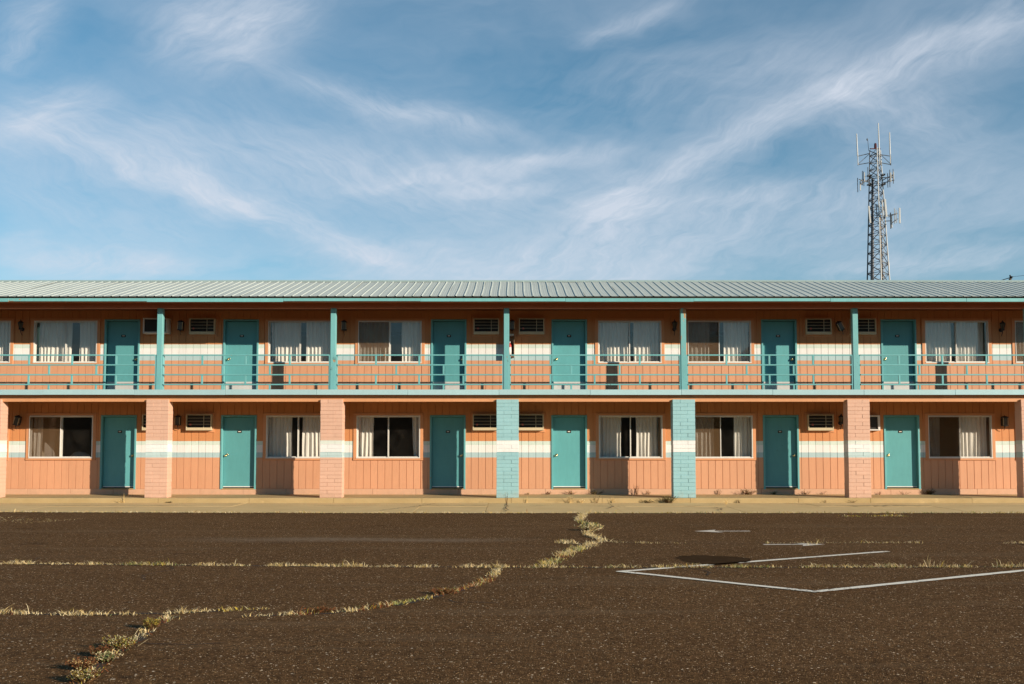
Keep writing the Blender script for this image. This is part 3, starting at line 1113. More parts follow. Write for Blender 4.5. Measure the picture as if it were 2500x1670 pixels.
# ---- posts
POST_X = [-14.24, -9.553, -4.848, -0.150, 4.648, 9.310, 14.01]
pm = MB().cbox(-0.073, 0.073, -1.805, -1.66, 0, 2.228, 0.006).mesh('post', 'teal_post')
pm_peel = MB().cbox(-0.073, 0.073, -1.805, -1.66, 0, 2.228, 0.006).mesh('post', 'peeling_post')
for x in POST_X:
    o = link('post', pm if x != POST_X[4] else pm_peel, motel, (x, 0.43, 3.042))
    if x == POST_X[4]:
        o['label'] = 'teal post with rust-brown peeling paint'
    # side blocks where the railing is fixed
    o2 = link('rail_block', MB().cbox(-0.115, -0.075, -1.79, -1.69, 0, 0.965, 0.004).cbox(0.075, 0.115, -1.79, -1.69, 0, 0.965, 0.004).mesh('rail_block', 'teal_post'), o)

# ---- brick pillars: slump block courses, 24 in wide
PIL_X = [(-14.0, 'pillar_pink'), (-9.515, 'pillar_pink'), (-4.84, 'pillar_pink'), (-0.117, 'pillar_blue'), (4.612, 'pillar_blue'), (9.30, 'pillar_pink'), (13.965, 'pillar_pink')]
NC = 26
CH = (2.784 - 0.153) / NC
G = 0.0022
for k, (x, mat) in enumerate(PIL_X):
    rr = random.Random(40 + k)
    core = MB().box(-0.292, 0.292, -2.020, -1.682, 0.150, 2.775)
    p = core.build('pillar', mat, motel, (x, FY, 0))
    p['label'] = ('pink' if mat == 'pillar_pink' else 'pale blue') + ' painted brick pillar with a white stripe'
    long_ = [MB().cbox(0, 0.400 - 2 * G, 0, 0.36, 0, CH - 2 * G, 0.003).mesh('brick', mat)]
    short_ = [MB().cbox(0, 0.200 - 2 * G, 0, 0.36, 0, CH - 2 * G, 0.003).mesh('brick', mat)]
    joined = MB()
    for c in range(NC):
        z = 0.153 + c * CH + G
        parts = [(-0.30, 0.40), (0.10, 0.20)] if (c + k) % 2 == 0 else [(-0.30, 0.20), (-0.10, 0.40)]
        for (x0, w_) in parts:
            dx, dy = rr.uniform(-.003, .003), rr.uniform(-.005, .004)
            if k in (0, 6):
                joined.cbox(x0 + G + dx, x0 + w_ - G + dx, -2.030 + dy, -1.670 + dy, z, z + CH - 2 * G, 0.003)
            else:
                link('brick', (long_ if w_ > 0.3 else short_)[0], p, (x0 + G + dx, -2.030 + dy, z))
    if k in (0, 6):
        tag(joined.build('brick_courses', mat, p), kind='stuff')

# ---- roof: ribbed sheets on a low slope, ridge cap, fascia
EY, EZ, RY, RZ = -2.47, 5.505, 0.95, 6.47
sl = Vector((0, RY - EY, RZ - EZ))
slope_len = sl.length
su = sl.normalized()
sn = Vector((0, -su.z, su.y))
deck = MB()
E0, E1 = Vector((0, EY + 0.05, EZ)) - sn * 0.012, Vector((0, RY, RZ)) - sn * 0.012
vs = []
for xx in (XL - 0.3, XR + 0.3):
    for pnt in (E0, E1, Vector((0, 6.6, 5.10)), Vector((0, 6.6, 5.02)), E1 - Vector((0, 0, 0.1)), Vector((0, EY + 0.06, EZ - 0.04))):
        vs.append((xx, pnt.y, pnt.z))
deck.add(vs, [(0, 1, 2, 3, 4, 5), (11, 10, 9, 8, 7, 6)] + [(i, 6 + i, 6 + (i + 1) % 6, (i + 1) % 6) for i in range(6)])
roof = deck.build('roof', 'seam_dark', motel, (0, FY, 0))
RIB = 0.2286
prof = []
for r_ in range(4):
    o_ = r_ * RIB
    prof += [(o_, 0.0), (o_ + 0.066, 0.0), (o_ + 0.073, 0.0016), (o_ + 0.083, 0.0016), (o_ + 0.090, 0.0), (o_ + 0.128, 0.0), (o_ + 0.135, 0.0016), (o_ + 0.145, 0.0016), (o_ + 0.152, 0.0),
             (o_ + 0.186, 0.0), (o_ + 0.196, 0.015), (o_ + 0.2186, 0.015)]
prof.append((4 * RIB, 0.0))


def sheet(seed):
    rr = random.Random(seed)
    seg = 8
    mm = MB()
    k = len(prof)
    ph = rr.uniform(0, 6)
    for s in range(seg + 1):
        t = s / seg
        base = Vector((0, EY, EZ)) + su * (slope_len - 0.01) * t
        for (px_, h_) in prof:
            wob = 0.004 * math.sin(ph + 5.0 * t + px_ * 2)
            dx = 0.006 * math.sin(ph * 2 + 6.5 * t)
            q = base + sn * (h_ + wob * (0.3 if s in (0,) else 1))
            mm.v.append((px_ + dx, q.y, q.z))
    for s in range(seg):
        for i in range(k - 1):
            a = s * k + i
            mm.f.append((a, a + 1, a + k + 1, a + k)); mm.mi.append(0)
    # turned-down lip at the eave gives the sheet its thickness
    for i in range(k - 1):
        a = len(mm.v)
        p0, p1 = mm.v[i], mm.v[i + 1]
        mm.v += [(p0[0], p0[1] + 0.002, p0[2] - 0.004), (p1[0], p1[1] + 0.002, p1[2] - 0.004)]
        mm.f.append((i, i + 1, a + 1, a)); mm.mi.append(0)
    return mm.mesh('roof_panel', 'roof_sheet')


sheets = [sheet(s) for s in range(5)]
x = -17.30 + 0.05
i = 0
while x < 17.2:
    o = link('roof_panel', sheets[i % 5], roof, (x, random.uniform(-0.012, 0.012), random.uniform(-0.003, 0.003)))
    x += 4 * RIB
    i += 1
cap = MB()
a, c = Vector((0, RY, RZ)) + Vector((0, 0, 0.045)), Vector((0, RY, RZ)) - su * 0.16 + sn * 0.024
d_ = Vector((0, RY + 0.2, RZ - 0.03))
vs = []
for xx in (XL - 0.3, XR + 0.3):
    for pnt in (c, a, d_, d_ - Vector((0, 0, 0.01)), a - Vector((0, 0, 0.012)), c - Vector((0, 0, 0.012))):
        vs.append((xx, pnt.y, pnt.z))
cap.add(vs, [(0, 1, 2, 3, 4, 5), (11, 10, 9, 8, 7, 6)] + [(i, 6 + i, 6 + (i + 1) % 6, (i + 1) % 6) for i in range(6)])
cap.build('ridge_cap', 'ridge_metal', roof)
xs = [XL - 0.3, -13.4, -9.73, -6.10, -2.45, 1.42, 4.84, 8.48, 12.10, 15.8, XR + 0.3]
for i in range(len(xs) - 1):
    o = MB().cbox(xs[i] + 0.002, xs[i + 1] - 0.002, -2.405, -2.360, 5.374, 5.494, 0.005).build('fascia_board', 'roof_fascia', roof)
    o.location.z = (-0.004, 0.006, -0.010, 0.010, 0.002, -0.005, 0.006, -0.004, -0.006, 0.003)[i]

# ------------------------------------------------------------------ things on and round the building
ORD = ['leftmost, cut by the left edge of the view', 'first', 'second', 'third', 'fourth', 'fifth', 'sixth']
# balcony railing sections between the posts
FR_A = (0.235, 0.497, 0.765)
FR_B = (0.358, 0.645)
rail_labels = ['leftmost teal railing section, running out of the left edge of the view',
               'teal railing section in front of the two doors left of the second post',
               'teal railing section before the screened window, left of the middle post',
               'teal railing section right of the middle post, with the fire extinguisher at its end',
               'teal railing section right of the peeling post, before the screened window',
               'rightmost full teal railing section, before the right-hand upper door',
               'short teal railing end at the right edge of the view']
ends = [-18.9] + POST_X + [17.0]
secs = [(POST_X[i] + 0.117, POST_X[i + 1] - 0.117) for i in range(6)]
secs = [(-16.98, POST_X[0] - 0.117)] + secs + [(POST_X[6] + 0.117, 16.98)]
rail_labels = ['teal railing stub beyond the left edge of the view'] + rail_labels
rl = ['teal railing stub beyond the left edge of the view',
      'leftmost teal railing section, before the whole leftmost upper window and first door',
      'teal railing section between the first and second whole posts from the left',
      'teal railing section between the second post and the middle post',
      'teal railing section between the middle post and the peeling post',
      'teal railing section just right of the post with brown peeling paint',
      'teal railing section before the rightmost upper door and window',
      'teal railing stub at the right edge of the view']
for i, (a, c) in enumerate(secs):
    rt = tag(empty('balcony_railing', (a, -1.36, 3.042)), rl[i], 'railing', 'teal balcony railing sections')
    Lh = c - a
    for z in (3.992, 3.724, 3.458, 3.192):
        MB().cbox(0, Lh, -0.018, 0.018, z - 3.042 - 0.018, z - 3.042 + 0.018, 0.004).build('rail', 'teal_rail', rt)
    for fr_, rows in ((FR_A, ((3.742, 3.974), (3.210, 3.440))), (FR_B, ((3.476, 3.706), (3.042, 3.174)))):
        for t_ in fr_:
            for (z0, z1) in rows:
                MB().cbox(t_ * Lh - 0.024, t_ * Lh + 0.024, -0.016, 0.016, z0 - 3.042, z1 - 3.042, 0.003).build('baluster', 'teal_rail', rt)

# curtains
def curtain(x0, x1, z0, z1, y, mat, label, seed, lean=0.0, lam=0.115):
    rr = random.Random(seed)
    nx = max(8, int((x1 - x0) / 0.011))
    nz = 7
    mm = MB()
    ph, ph2, ph3 = rr.uniform(0, 6), rr.uniform(0, 6), rr.uniform(0, 6)
    for j in range(nz + 1):
        t = j / nz          # 0 bottom, 1 top
        amp = 0.026 - 0.011 * t
        for i in range(nx + 1):
            s = i / nx
            X = x0 + (x1 - x0) * s
            arg = 2 * math.pi * X / lam + 1.1 * math.sin(X * 7.3 + ph2) + 0.25 * math.sin(t * 3 + ph3)
            yy = y + amp * (math.sin(arg + ph) + 0.35 * math.sin(2.3 * arg + ph3))
            XX = X + lean * (1 - t) * (1 - s) + 0.006 * math.sin(5 * t + 9 * s + ph)
            mm.v.append((XX, yy, z0 + (z1 - z0) * t))
    k = nx + 1
    for j in range(nz):
        for i in range(nx):
            a = j * k + i
            mm.f.append((a, a + 1, a + k + 1, a + k)); mm.mi.append(0)
    xc = (x0 + x1) / 2
    mm.v = [(v[0] - xc, v[1] - y, v[2] - z0) for v in mm.v]
    o = mm.build('curtain', mat, None, (xc, y, z0), True)
    return tag(o, label, 'curtain', 'curtains behind the room windows')


UN = ['upper window cut by the left edge of the view', 'leftmost whole upper window', 'upper window just left of the second whole post', 'screened upper window right of the second whole post',
      'upper window just left of the peeling post', 'screened upper window just right of the peeling post', 'rightmost whole upper window', 'upper window cut by the right edge']
LN = ['lower window cut by the left edge', 'leftmost whole lower window', 'lower window partly behind the second whole pink pillar', 'lower window right of the second whole pink pillar',
      'lower window left of the right-hand blue pillar', 'lower window right of the right-hand blue pillar', 'rightmost lower window', 'lower window beyond the right edge']
UPC = [[(-0.88, 0.83)], [(-0.86, 0.09), (0.32, 0.86)], [(-0.86, -0.03), (0.14, 0.88)], [(-0.88, -0.02), (0.32, 0.88)], [(-0.88, -0.02), (0.13, 0.88)],
       [(-0.88, -0.24), (0.16, 0.88)], [(-0.88, -0.06), (0.04, 0.86)], [(-0.84, -0.1), (0.1, 0.86)]]
LOC = [[(-0.86, 0.80)], [(-0.88, -0.62), (0.82, 0.89)], [(-0.88, -0.22), (0.09, 0.86)], [(-0.87, -0.46), (0.66, 0.87)], [(-0.87, -0.25), (0.18, 0.80)],
       [(-0.87, -0.16), (0.42, 0.89)], [(-0.86, -0.50), (0.06, 0.86)], [(-0.86, -0.2), (0.2, 0.86)]]
sd = 100
for names, cs, wx, z0, upper in ((UN, UPC, UP_WIN, 3.905, True), (LN, LOC, LOW_WIN, 1.205, False)):
    for i, spans in enumerate(cs):
        for j, (a, c) in enumerate(spans):
            sd += 1
            if len(spans) == 1:
                lab = 'cream pleated curtain in the ' + names[i]
            else:
                lab = ('left' if j == 0 else 'right') + ' cream pleated curtain in the ' + names[i]
            lean = 0.0
            if not upper and i == 3 and j == 1:
                lean = 0.06
            curtain(wx[i] + a * KX, wx[i] + c * KX, z0, z0 + 1.185, 0.205, 'curtain_cream', lab, sd, lean)
o = curtain(LOW_WIN[4] + 0.805, LOW_WIN[4] + 0.90, 1.205, 2.39, 0.245, 'curtain_lining', 'narrow brown curtain edge in the lower window left of the right-hand blue pillar', 300)
o = curtain(UP_WIN[6] + 0.60, UP_WIN[6] + 0.67, 3.905, 5.09, 0.255, 'curtain_lining', 'narrow brown curtain strip in the rightmost whole upper window', 301)

# bed and sunlit-patch stand-in behind the leftmost lower window
bed = tag(empty('bed', (-12.55, 1.7, 0.15)), 'unmade pale bed behind the leftmost whole lower window', 'bed')
MB().cbox(-0.95, 0.95, -0.7, 0.7, 0.12, 0.42, 0.03).build('bed_base', 'room_brown', bed)
MB().cbox(-0.95, 0.95, -0.7, 0.7, 0.421, 0.72, 0.06).build('mattress', 'bedding', bed)
pm_ = MB()
pm_.lathe([(0.02, -0.12), (0.2, -0.11), (0.3, -0.04), (0.31, 0.04), (0.22, 0.11), (0.02, 0.12)], 10, 'z', (0, 0, 0))
pob = pm_.build('pillow', 'bedding', bed, (-0.35, -0.1, 1.0), True)
pob.rotation_euler = (R(70), R(10), 0)
pob.scale = (1.0, 0.75, 1.0)
ch = MB()  # slant-topped panel added in the outline of a sunlit patch indoors
ch.add([(-0.14, 0, 0), (0.14, 0, 0), (0.14, 0, 0.17), (-0.10, 0, 0.42), (-0.14, 0, 0.45), (-0.14, 0.05, 0), (0.14, 0.05, 0), (0.14, 0.05, 0.17), (-0.10, 0.05, 0.42), (-0.14, 0.05, 0.45)],
       [(4, 3, 2, 1, 0), (5, 6, 7, 8, 9)] + [(i, (i + 1) % 5, 5 + (i + 1) % 5, 5 + i) for i in range(5)])
cp = ch.build('sunlit_patch_panel', 'bedding', None, (LOW_WIN[1] - 0.42, 0.20, 1.19))
tag(cp, 'pale panel shaped as a sunlit patch on the sill of the leftmost whole lower window', 'panel')

# air conditioners
def make_ac():
    r = empty('air_conditioner')
    m1 = MB()
    m1.box(-0.36, 0.36, -0.012, 0.10, 0.0, 0.45)             # back of the sleeve in the wall
    m1.cbox(-0.36, -0.335, -0.14, -0.012, 0.0, 0.45, 0.003)
    m1.cbox(0.335, 0.36, -0.14, -0.012, 0.0, 0.45, 0.003)
    m1.cbox(-0.335, 0.335, -0.14, -0.012, 0.428, 0.45, 0.003)
    m1.cbox(-0.335, 0.335, -0.14, -0.012, 0.0, 0.078, 0.003)
    m1.build('body', 'ac_tan', r)
    g = MB()
    g.box(-0.334, 0.334, -0.085, -0.075, 0.079, 0.427)
    for k in range(26):
        x0 = -0.325 + k * 0.018
        if x0 < 0.13:
            g.box(x0, x0 + 0.006, -0.096, -0.0855, 0.082, 0.424)
    g.build('coil_face', 'ac_dark', r)
    gr = MB()
    for z in (0.165, 0.253, 0.340):
        gr.box(-0.334, 0.334, -0.138, -0.128, z, z + 0.010)
    gr.box(0.135, 0.148, -0.136, -0.122, 0.079, 0.427)
    gr.build('grille', 'ac_bars', r)
    MB().cbox(-0.262, -0.208, -0.144, -0.1385, 0.142, 0.186, 0.003).build('badge', 'ac_badge', r)
    tr_ = MB()
    t = 0.05
    tr_.box(-0.36 - t, 0.36 + t, -0.02, 0.0, -t, -0.001)
    tr_.box(-0.36 - t, 0.36 + t, -0.02, 0.0, 0.451, 0.45 + t)
    tr_.box(-0.36 - t, -0.361, -0.02, 0.0, 0.0, 0.45)
    tr_.box(0.361, 0.36 + t, -0.02, 0.0, 0.0, 0.45)
    tr_.build('mounting_frame', 'trim_orange', r)
    return r


AC = [(-8.798, 4.700, 'wall air conditioner left of the second upper door from the left'),
      (-0.730, 4.700, 'upper wall air conditioner just left of the middle post'),
      (0.556, 4.700, 'upper wall air conditioner right of the fire extinguisher cabinet'),
      (8.710, 4.695, 'upper wall air conditioner left of the tilted lantern'),
      (9.975, 4.695, 'upper wall air conditioner partly behind the fifth whole post'),
      (-10.08, 1.975, 'lower wall air conditioner mostly hidden by the leftmost whole pink pillar'),
      (-8.840, 1.975, 'sunlit lower wall air conditioner right of the leftmost whole pink pillar'),
      (-0.748, 1.975, 'lower wall air conditioner partly behind the left side of the middle blue pillar'),
      (0.532, 1.975, 'lower wall air conditioner partly behind the right side of the middle blue pillar'),
      (8.717, 1.970, 'lower wall air conditioner left of the black coach lantern')]
proto = make_ac()
for i, (x, z, lab) in enumerate(AC):
    o = proto if i == 0 else copy_tree(proto)
    o.location = (x, 0, z)
    tag(o, lab, 'air conditioner', 'air conditioners set in the wall')
r = tag(empty('air_conditioner', (-10.07, 0, 4.705)), 'bulky protruding air conditioner with a dark face behind the first whole post', 'air conditioner', 'air conditioners set in the wall')
bb = MB()
bb.box(-0.345, 0.345, -0.12, 0.10, 0.0, 0.44)
bb.cbox(-0.345, -0.30, -0.30, -0.121, 0.0, 0.44, 0.008)
bb.cbox(0.30, 0.345, -0.30, -0.121, 0.0, 0.44, 0.008)
bb.cbox(-0.30, 0.30, -0.30, -0.121, 0.40, 0.44, 0.008)
bb.cbox(-0.30, 0.30, -0.30, -0.121, 0.0, 0.05, 0.008)
bb.build('body', 'ac_pale', r)
bb = MB().box(-0.299, 0.299, -0.285, -0.13, 0.051, 0.399)
for k in range(30):
    bb.box(-0.295 + k * 0.0197, -0.289 + k * 0.0197, -0.291, -0.2855, 0.055, 0.395)
bb.build('coil_face', 'ac_dark', r)
r = tag(empty('air_conditioner', (10.04, 0, 1.97)), 'white framed air conditioner half hidden by the right-hand pink pillar', 'air conditioner', 'air conditioners set in the wall')
bb = MB()
bb.box(-0.35, 0.35, -0.03, 0.10, 0.0, 0.43)
bb.cbox(-0.35, -0.29, -0.13, -0.031, 0.0, 0.43, 0.005)
bb.cbox(0.29, 0.35, -0.13, -0.031, 0.0, 0.43, 0.005)
bb.cbox(-0.29, 0.29, -0.13, -0.031, 0.39, 0.43, 0.005)
bb.cbox(-0.29, 0.29, -0.13, -0.031, 0.0, 0.035, 0.005)
bb.build('body', 'white_metal', r)
MB().box(-0.289, 0.289, -0.09, -0.032, 0.036, 0.389).build('coil_face', 'ac_dark', r)

# wall lanterns
def make_box_lantern():
    r = empty('wall_lantern')
    m1 = MB()
    m1.cbox(-0.05, 0.05, -0.02, 0.0, -0.10, 0.10, 0.004)
    m1.box(-0.012, 0.012, -0.06, -0.02, -0.02, 0.02)
    m1.cbox(-0.075, 0.075, -0.205, -0.055, 0.115, 0.135, 0.004)
    m1.add([(-0.075, -0.205, 0.136), (0.075, -0.205, 0.136), (0.075, -0.055, 0.136), (-0.075, -0.055, 0.136), (-0.03, -0.16, 0.165), (0.03, -0.16, 0.165), (0.03, -0.10, 0.165), (-0.03, -0.10, 0.165)],
           [(0, 1, 5, 4), (1, 2, 6, 5), (2, 3, 7, 6), (3, 0, 4, 7), (4, 5, 6, 7), (3, 2, 1, 0)])
    m1.lathe([(0.012, 0.165), (0.016, 0.18), (0.004, 0.19)], 8, 'z', (0, -0.13, 0))
    m1.cbox(-0.072, 0.072, -0.202, -0.058, -0.115, -0.095, 0.004)
    m1.tube([(0, -0.13, -0.115), (0, -0.13, -0.15), (0, -0.10, -0.20), (0, -0.055, -0.235)], [0.022, 0.012, 0.009, 0.006], 6)
    m1.build('lantern_body', 'lamp_black', r)
    MB().box(-0.056, 0.056, -0.186, -0.074, -0.094, 0.114).build('glass_box', 'lamp_glass', r)
    for sx in (-1, 1):
        b_ = MB()
        b_.cbox(sx * 0.066 - 0.006, sx * 0.066 + 0.006, -0.203, -0.191, -0.094, 0.114, 0.002)
        b_.build('corner_strip', 'lamp_brass', r)
    return r


def make_coach_lantern():
    r = empty('wall_lantern')
    m1 = MB()
    m1.lathe([(0.055, -0.012), (0.055, 0.0)], 12, 'y', (0, 0, -0.07))
    m1.tube([(0, -0.01, -0.07), (0, -0.06, -0.085), (0, -0.11, -0.08)], 0.011, 6)
    m1.tube([(0, -0.11, -0.09), (0, -0.10, -0.16), (0, -0.05, -0.22), (0, -0.02, -0.25)], [0.014, 0.012, 0.009, 0.005], 6)
    m1.lathe([(0.03, -0.10), (0.058, -0.085), (0.060, -0.055), (0.040, -0.045)], 6, 'z', (0, -0.12, 0))
    m1.lathe([(0.086, 0.095), (0.082, 0.110), (0.050, 0.140), (0.026, 0.150), (0.026, 0.165), (0.012, 0.175), (0.004, 0.200)], 6, 'z', (0, -0.12, 0))
    for k in range(6):
        t = 2 * math.pi * k / 6
        m1.tube([(0.044 * math.cos(t), -0.12 + 0.044 * math.sin(t), -0.045), (0.076 * math.cos(t), -0.12 + 0.076 * math.sin(t), 0.096)], 0.005, 4)
    m1.build('lantern_body', 'lamp_black', r)
    MB().lathe([(0.038, -0.044), (0.068, 0.094)], 6, 'z', (0, -0.12, 0)).build('glass_shade', 'lamp_glass', r)
    return r


LAMPS = [(-13.948, 4.925, 'c', 0, 'curled black coach lantern beside the upper window at the left edge'),
         (-9.402, 4.925, 'b', 4, 'black box lantern with brass corners right of the first whole post'),
         (-4.765, 4.925, 'b', 0, 'dark box lantern just right of the second whole post'),
         (0.0, 4.94, 'b', 0, 'box lantern half hidden behind the middle post'),
         (4.618, 4.925, 'c', 0, 'curled coach lantern just left of the peeling post'),
         (9.318, 4.91, 'b', -26, 'box lantern hanging badly tilted left of the fifth whole post'),
         (13.925, 4.90, 'c', 0, 'curled coach lantern right of the rightmost whole upper window'),
         (-13.964, 2.23, 'b', 14, 'leaning box lantern left of the leftmost whole lower window'),
         (-9.429, 2.23, 'b', 0, 'box lantern just right of the leftmost whole pink pillar'),
         (9.298, 2.25, 'c', 0, 'black coach lantern just left of the right-hand pink pillar'),
         (13.903, 2.21, 'b', 0, 'box lantern right of the rightmost lower window')]
pb, pc = make_box_lantern(), make_coach_lantern()
ub = uc = False
for (x, z, kind, tilt, lab) in LAMPS:
    if kind == 'b':
        o = pb if not ub else copy_tree(pb)
        ub = True
    else:
        o = pc if not uc else copy_tree(pc)
        uc = True
    o.location = (x, 0, z)
    o.rotation_euler = (0, R(tilt), 0)
    tag(o, lab, 'wall lantern', 'lanterns on the motel wall')

# fire extinguisher in its open cabinet behind the middle post
cb = tag(empty('extinguisher_cabinet', (-0.064, 0, 4.045)), 'open brown extinguisher cabinet on the upper wall behind the middle post', 'cabinet')
MB().cbox(-0.13, 0.13, -0.012, 0.0, 0.0, 0.66, 0.002).build('back_panel', 'cabinet_brown', cb)
MB().cbox(-0.13, -0.116, -0.19, -0.013, 0.0, 0.66, 0.002).build('side_panel', 'cabinet_brown', cb)
MB().cbox(0.116, 0.13, -0.19, -0.013, 0.0, 0.66, 0.002).build('side_panel', 'cabinet_brown', cb)
MB().cbox(-0.115, 0.115, -0.19, -0.013, 0.0, 0.016, 0.002).build('bottom_panel', 'cabinet_brown', cb)
MB().cbox(-0.115, 0.115, -0.19, -0.013, 0.60, 0.66, 0.002).build('top_panel', 'ac_pale', cb)
ex = tag(empty('fire_extinguisher', (-0.062, -0.10, 4.062)), 'red and white fire extinguisher inside the brown cabinet', 'fire extinguisher')
MB().lathe([(0.05, 0.0), (0.058, 0.01), (0.058, 0.30), (0.048, 0.345), (0.022, 0.37), (0.022, 0.39)], 16).build('cylinder', 'ext_red', ex, None, True)
MB().lathe([(0.0592, 0.03), (0.0592, 0.265)], 16).build('paper_label', 'ext_label', ex, None, True)
MB().box(-0.012, 0.012, -0.08, 0.03, 0.40, 0.41).box(-0.012, 0.012, -0.075, 0.02, 0.425, 0.435).lathe([(0.018, 0.385), (0.018, 0.425)], 8).build('handle', 'steel', ex)
MB().tube([(0.02, 0, 0.40), (0.06, -0.01, 0.39), (0.075, -0.01, 0.30), (0.07, -0.01, 0.12)], 0.009, 6).build('hose', 'rubber', ex)

# ------------------------------------------------------------------ radio mast far behind
TX, TY = 44.6, 91.77
mast = tag(empty('radio_mast', (TX, TY, -0.25)), 'tall lattice radio mast with whip and panel antennas beyond the roof', 'radio mast')
ZB, ZT = 0.0, 38.12
def leg_at(k, z):
    t = (z - 21.87) / (38.12 - 21.87)
    P0 = ((43.45, 0.8), (44.37, -1.3), (46.24, 0.9))[k]
    P1 = ((43.96, 0.4), (44.44, -0.65), (45.27, 0.45))[k]
    return Vector((P0[0] + (P1[0] - P0[0]) * t - TX, P0[1] + (P1[1] - P0[1]) * t, z))
for k in range(3):
    MB().tube([leg_at(k, z) for z in (0, 12, 22, 30, 38.12)], [0.11, 0.10, 0.085, 0.07, 0.06], 8).build('leg', 'tower_light' if k else 'tower_dark', mast)  # sunlit legs pale, shaded leg dark: the light is in the paint
br = MB()
z = 0.0
zs = []
while z < 38.0:
    zs.append(z)
    z += 0.9 + 1.1 * max(0, (34 - z) / 34)
zs.append(38.0)
for i in range(len(zs) - 1):
    for k in range(3):
        a0, a1 = leg_at(k, zs[i]), leg_at(k, zs[i + 1])
        b0, b1 = leg_at((k + 1) % 3, zs[i]), leg_at((k + 1) % 3, zs[i + 1])
        br.tube([a0, b0], 0.045, 4)
        br.tube([a0, b1] if (i + k) % 2 else [b0, a1], 0.048, 4)
        br.tube([a1, b0] if (i + k) % 2 else [b1, a0], 0.03, 4)
tag(br.build('bracing', 'tower_dark', mast), kind='stuff')
# cable bundle and climbing ladder inside
MB().tube([(-0.85, 0.3, 0), (-0.72, 0.3, 22), (-0.45, 0.2, 34.5)], [0.24, 0.22, 0.14], 8).build('cable_bundle', 'tower_cable', mast)
MB().tube([(0.55, 0.2, 0), (0.42, 0.1, 22), (0.28, 0, 30)], [0.17, 0.16, 0.12], 6).build('cable_bundle', 'tower_rust', mast)
ld = MB()
for zz in range(0, 31):
    x_ = 0.50 - zz * 0.006
    ld.box(x_ - 0.22, x_ + 0.22, -0.18, -0.14, zz + 0.2, zz + 0.26)
ld.tube([(0.28, -0.16, 0), (0.1, -0.16, 31)], 0.03, 4).tube([(0.72, -0.16, 0), (0.54, -0.16, 31)], 0.03, 4)
ld.build('ladder', 'tower_light', mast)


def L_(x):
    return x - TX
for (x0, z0, x1, z1, yy) in ((42.39, 36.2, 42.30, 40.10, 0.2), (46.36, 36.4, 46.34, 40.27, 0.2), (44.72, 36.0, 44.65, 41.13, -0.7)):
    MB().tube([(L_(x0), yy, z0), (L_(x0), yy, z0 + 1.1), (L_(x0 + (x1 - x0) * .3), yy, z0 + 1.15), (L_(x1), yy, z1)], [0.05, 0.05, 0.085, 0.06], 8).build('whip_antenna', 'tower_light', mast)
for (xa, xb) in ((42.39, 43.85), (46.42, 45.12)):
    ar = MB()
    ar.tube([(L_(xa), 0.2, 37.3), (L_(xb), 0.2, 37.65 if xa < 44 else 37.5)], 0.05, 5)
    ar.tube([(L_(xa), 0.2, 36.25), (L_(xb), 0.2, 36.5)], 0.05, 5)
    ar.tube([(L_(xa), 0.2, 36.3), (L_(xb), 0.2, 37.6)], 0.035, 5)
    ar.tube([(L_(xa), 0.2, 36.15), (L_(xa), 0.2, 37.4)], 0.045, 5)
    ar.build('antenna_arm', 'tower_dark', mast)
# beacon and lightning rod on top
MB().lathe([(0.16, 0), (0.17, 0.12), (0.15, 0.5), (0.10, 0.6)], 10, 'z', (L_(44.5), 0, 38.25)).box(L_(43.8), L_(45.1), -0.05, 0.05, 38.12, 38.22).build('beacon', 'beacon_red', mast)
MB().tube([(L_(43.82), 0.4, 38.0), (L_(43.72), 0.4, 39.4)], 0.03, 5).lathe([(0.02, 0), (0.09, 0.08), (0.09, 0.2), (0.02, 0.3)], 6, 'z', (L_(43.66), 0.4, 39.3)).build('lightning_rod', 'tower_dark', mast)
# sector mounts at mid height: pipe frames with thin panels, left and right
def panel(x, y, z, h, w, d, mat='tower_light', lean=0.0):
    w *= 0.75
    mm = MB().cbox(-w / 2, w / 2, -d / 2, d / 2, -h / 2, h / 2, 0.02)
    o_ = mm.build('panel_antenna', mat, mast, (L_(x), y, z))
    o_.rotation_euler = (0, R(lean), 0)
for (x, dy, zc) in ((42.55, 0.9, 33.9), (42.75, -0.7, 34.25), (42.95, 0.3, 34.6), (43.15, -1.0, 34.7), (46.5, 0.8, 34.9), (46.25, -0.9, 34.5), (46.0, 0.2, 34.3), (45.75, -1.1, 34.0)):
    panel(x, dy, zc, 1.8, 0.10, 0.09, 'tower_dark')
for (x, dy, zc) in ((42.62, 0.2, 33.6), (42.98, -0.2, 34.6), (46.55, -0.2, 34.7), (46.1, -0.5, 34.5)):
    panel(x, dy, zc, 1.15, 0.17, 0.12)
for segs, bxs in ((((42.5, 33.7, 44.0, 34.6), (42.5, 34.1, 44.0, 34.2), (42.55, 33.6, 43.2, 34.8), (42.3, 34.3, 44.0, 33.9)), ((43.45, 43.95, 34.75), (43.45, 43.9, 33.65))),
                  (((46.5, 34.9, 45.2, 34.2), (46.5, 34.5, 45.2, 34.6), (45.7, 33.9, 46.6, 34.9), (46.6, 34.2, 45.2, 33.9)), ((45.15, 45.55, 34.85), (45.2, 45.6, 33.7)))):
    ar = MB()
    for (xa, za, xb, zb) in segs:
        ar.tube([(L_(xa), -0.3, za), (L_(xb), 0.1, zb)], 0.055, 5)
    for (xa, xb, za) in bxs:
        ar.box(L_(xa), L_(xb), -0.3, 0.3, za, za + 0.15)
    ar.build('antenna_arm', 'tower_dark', mast)
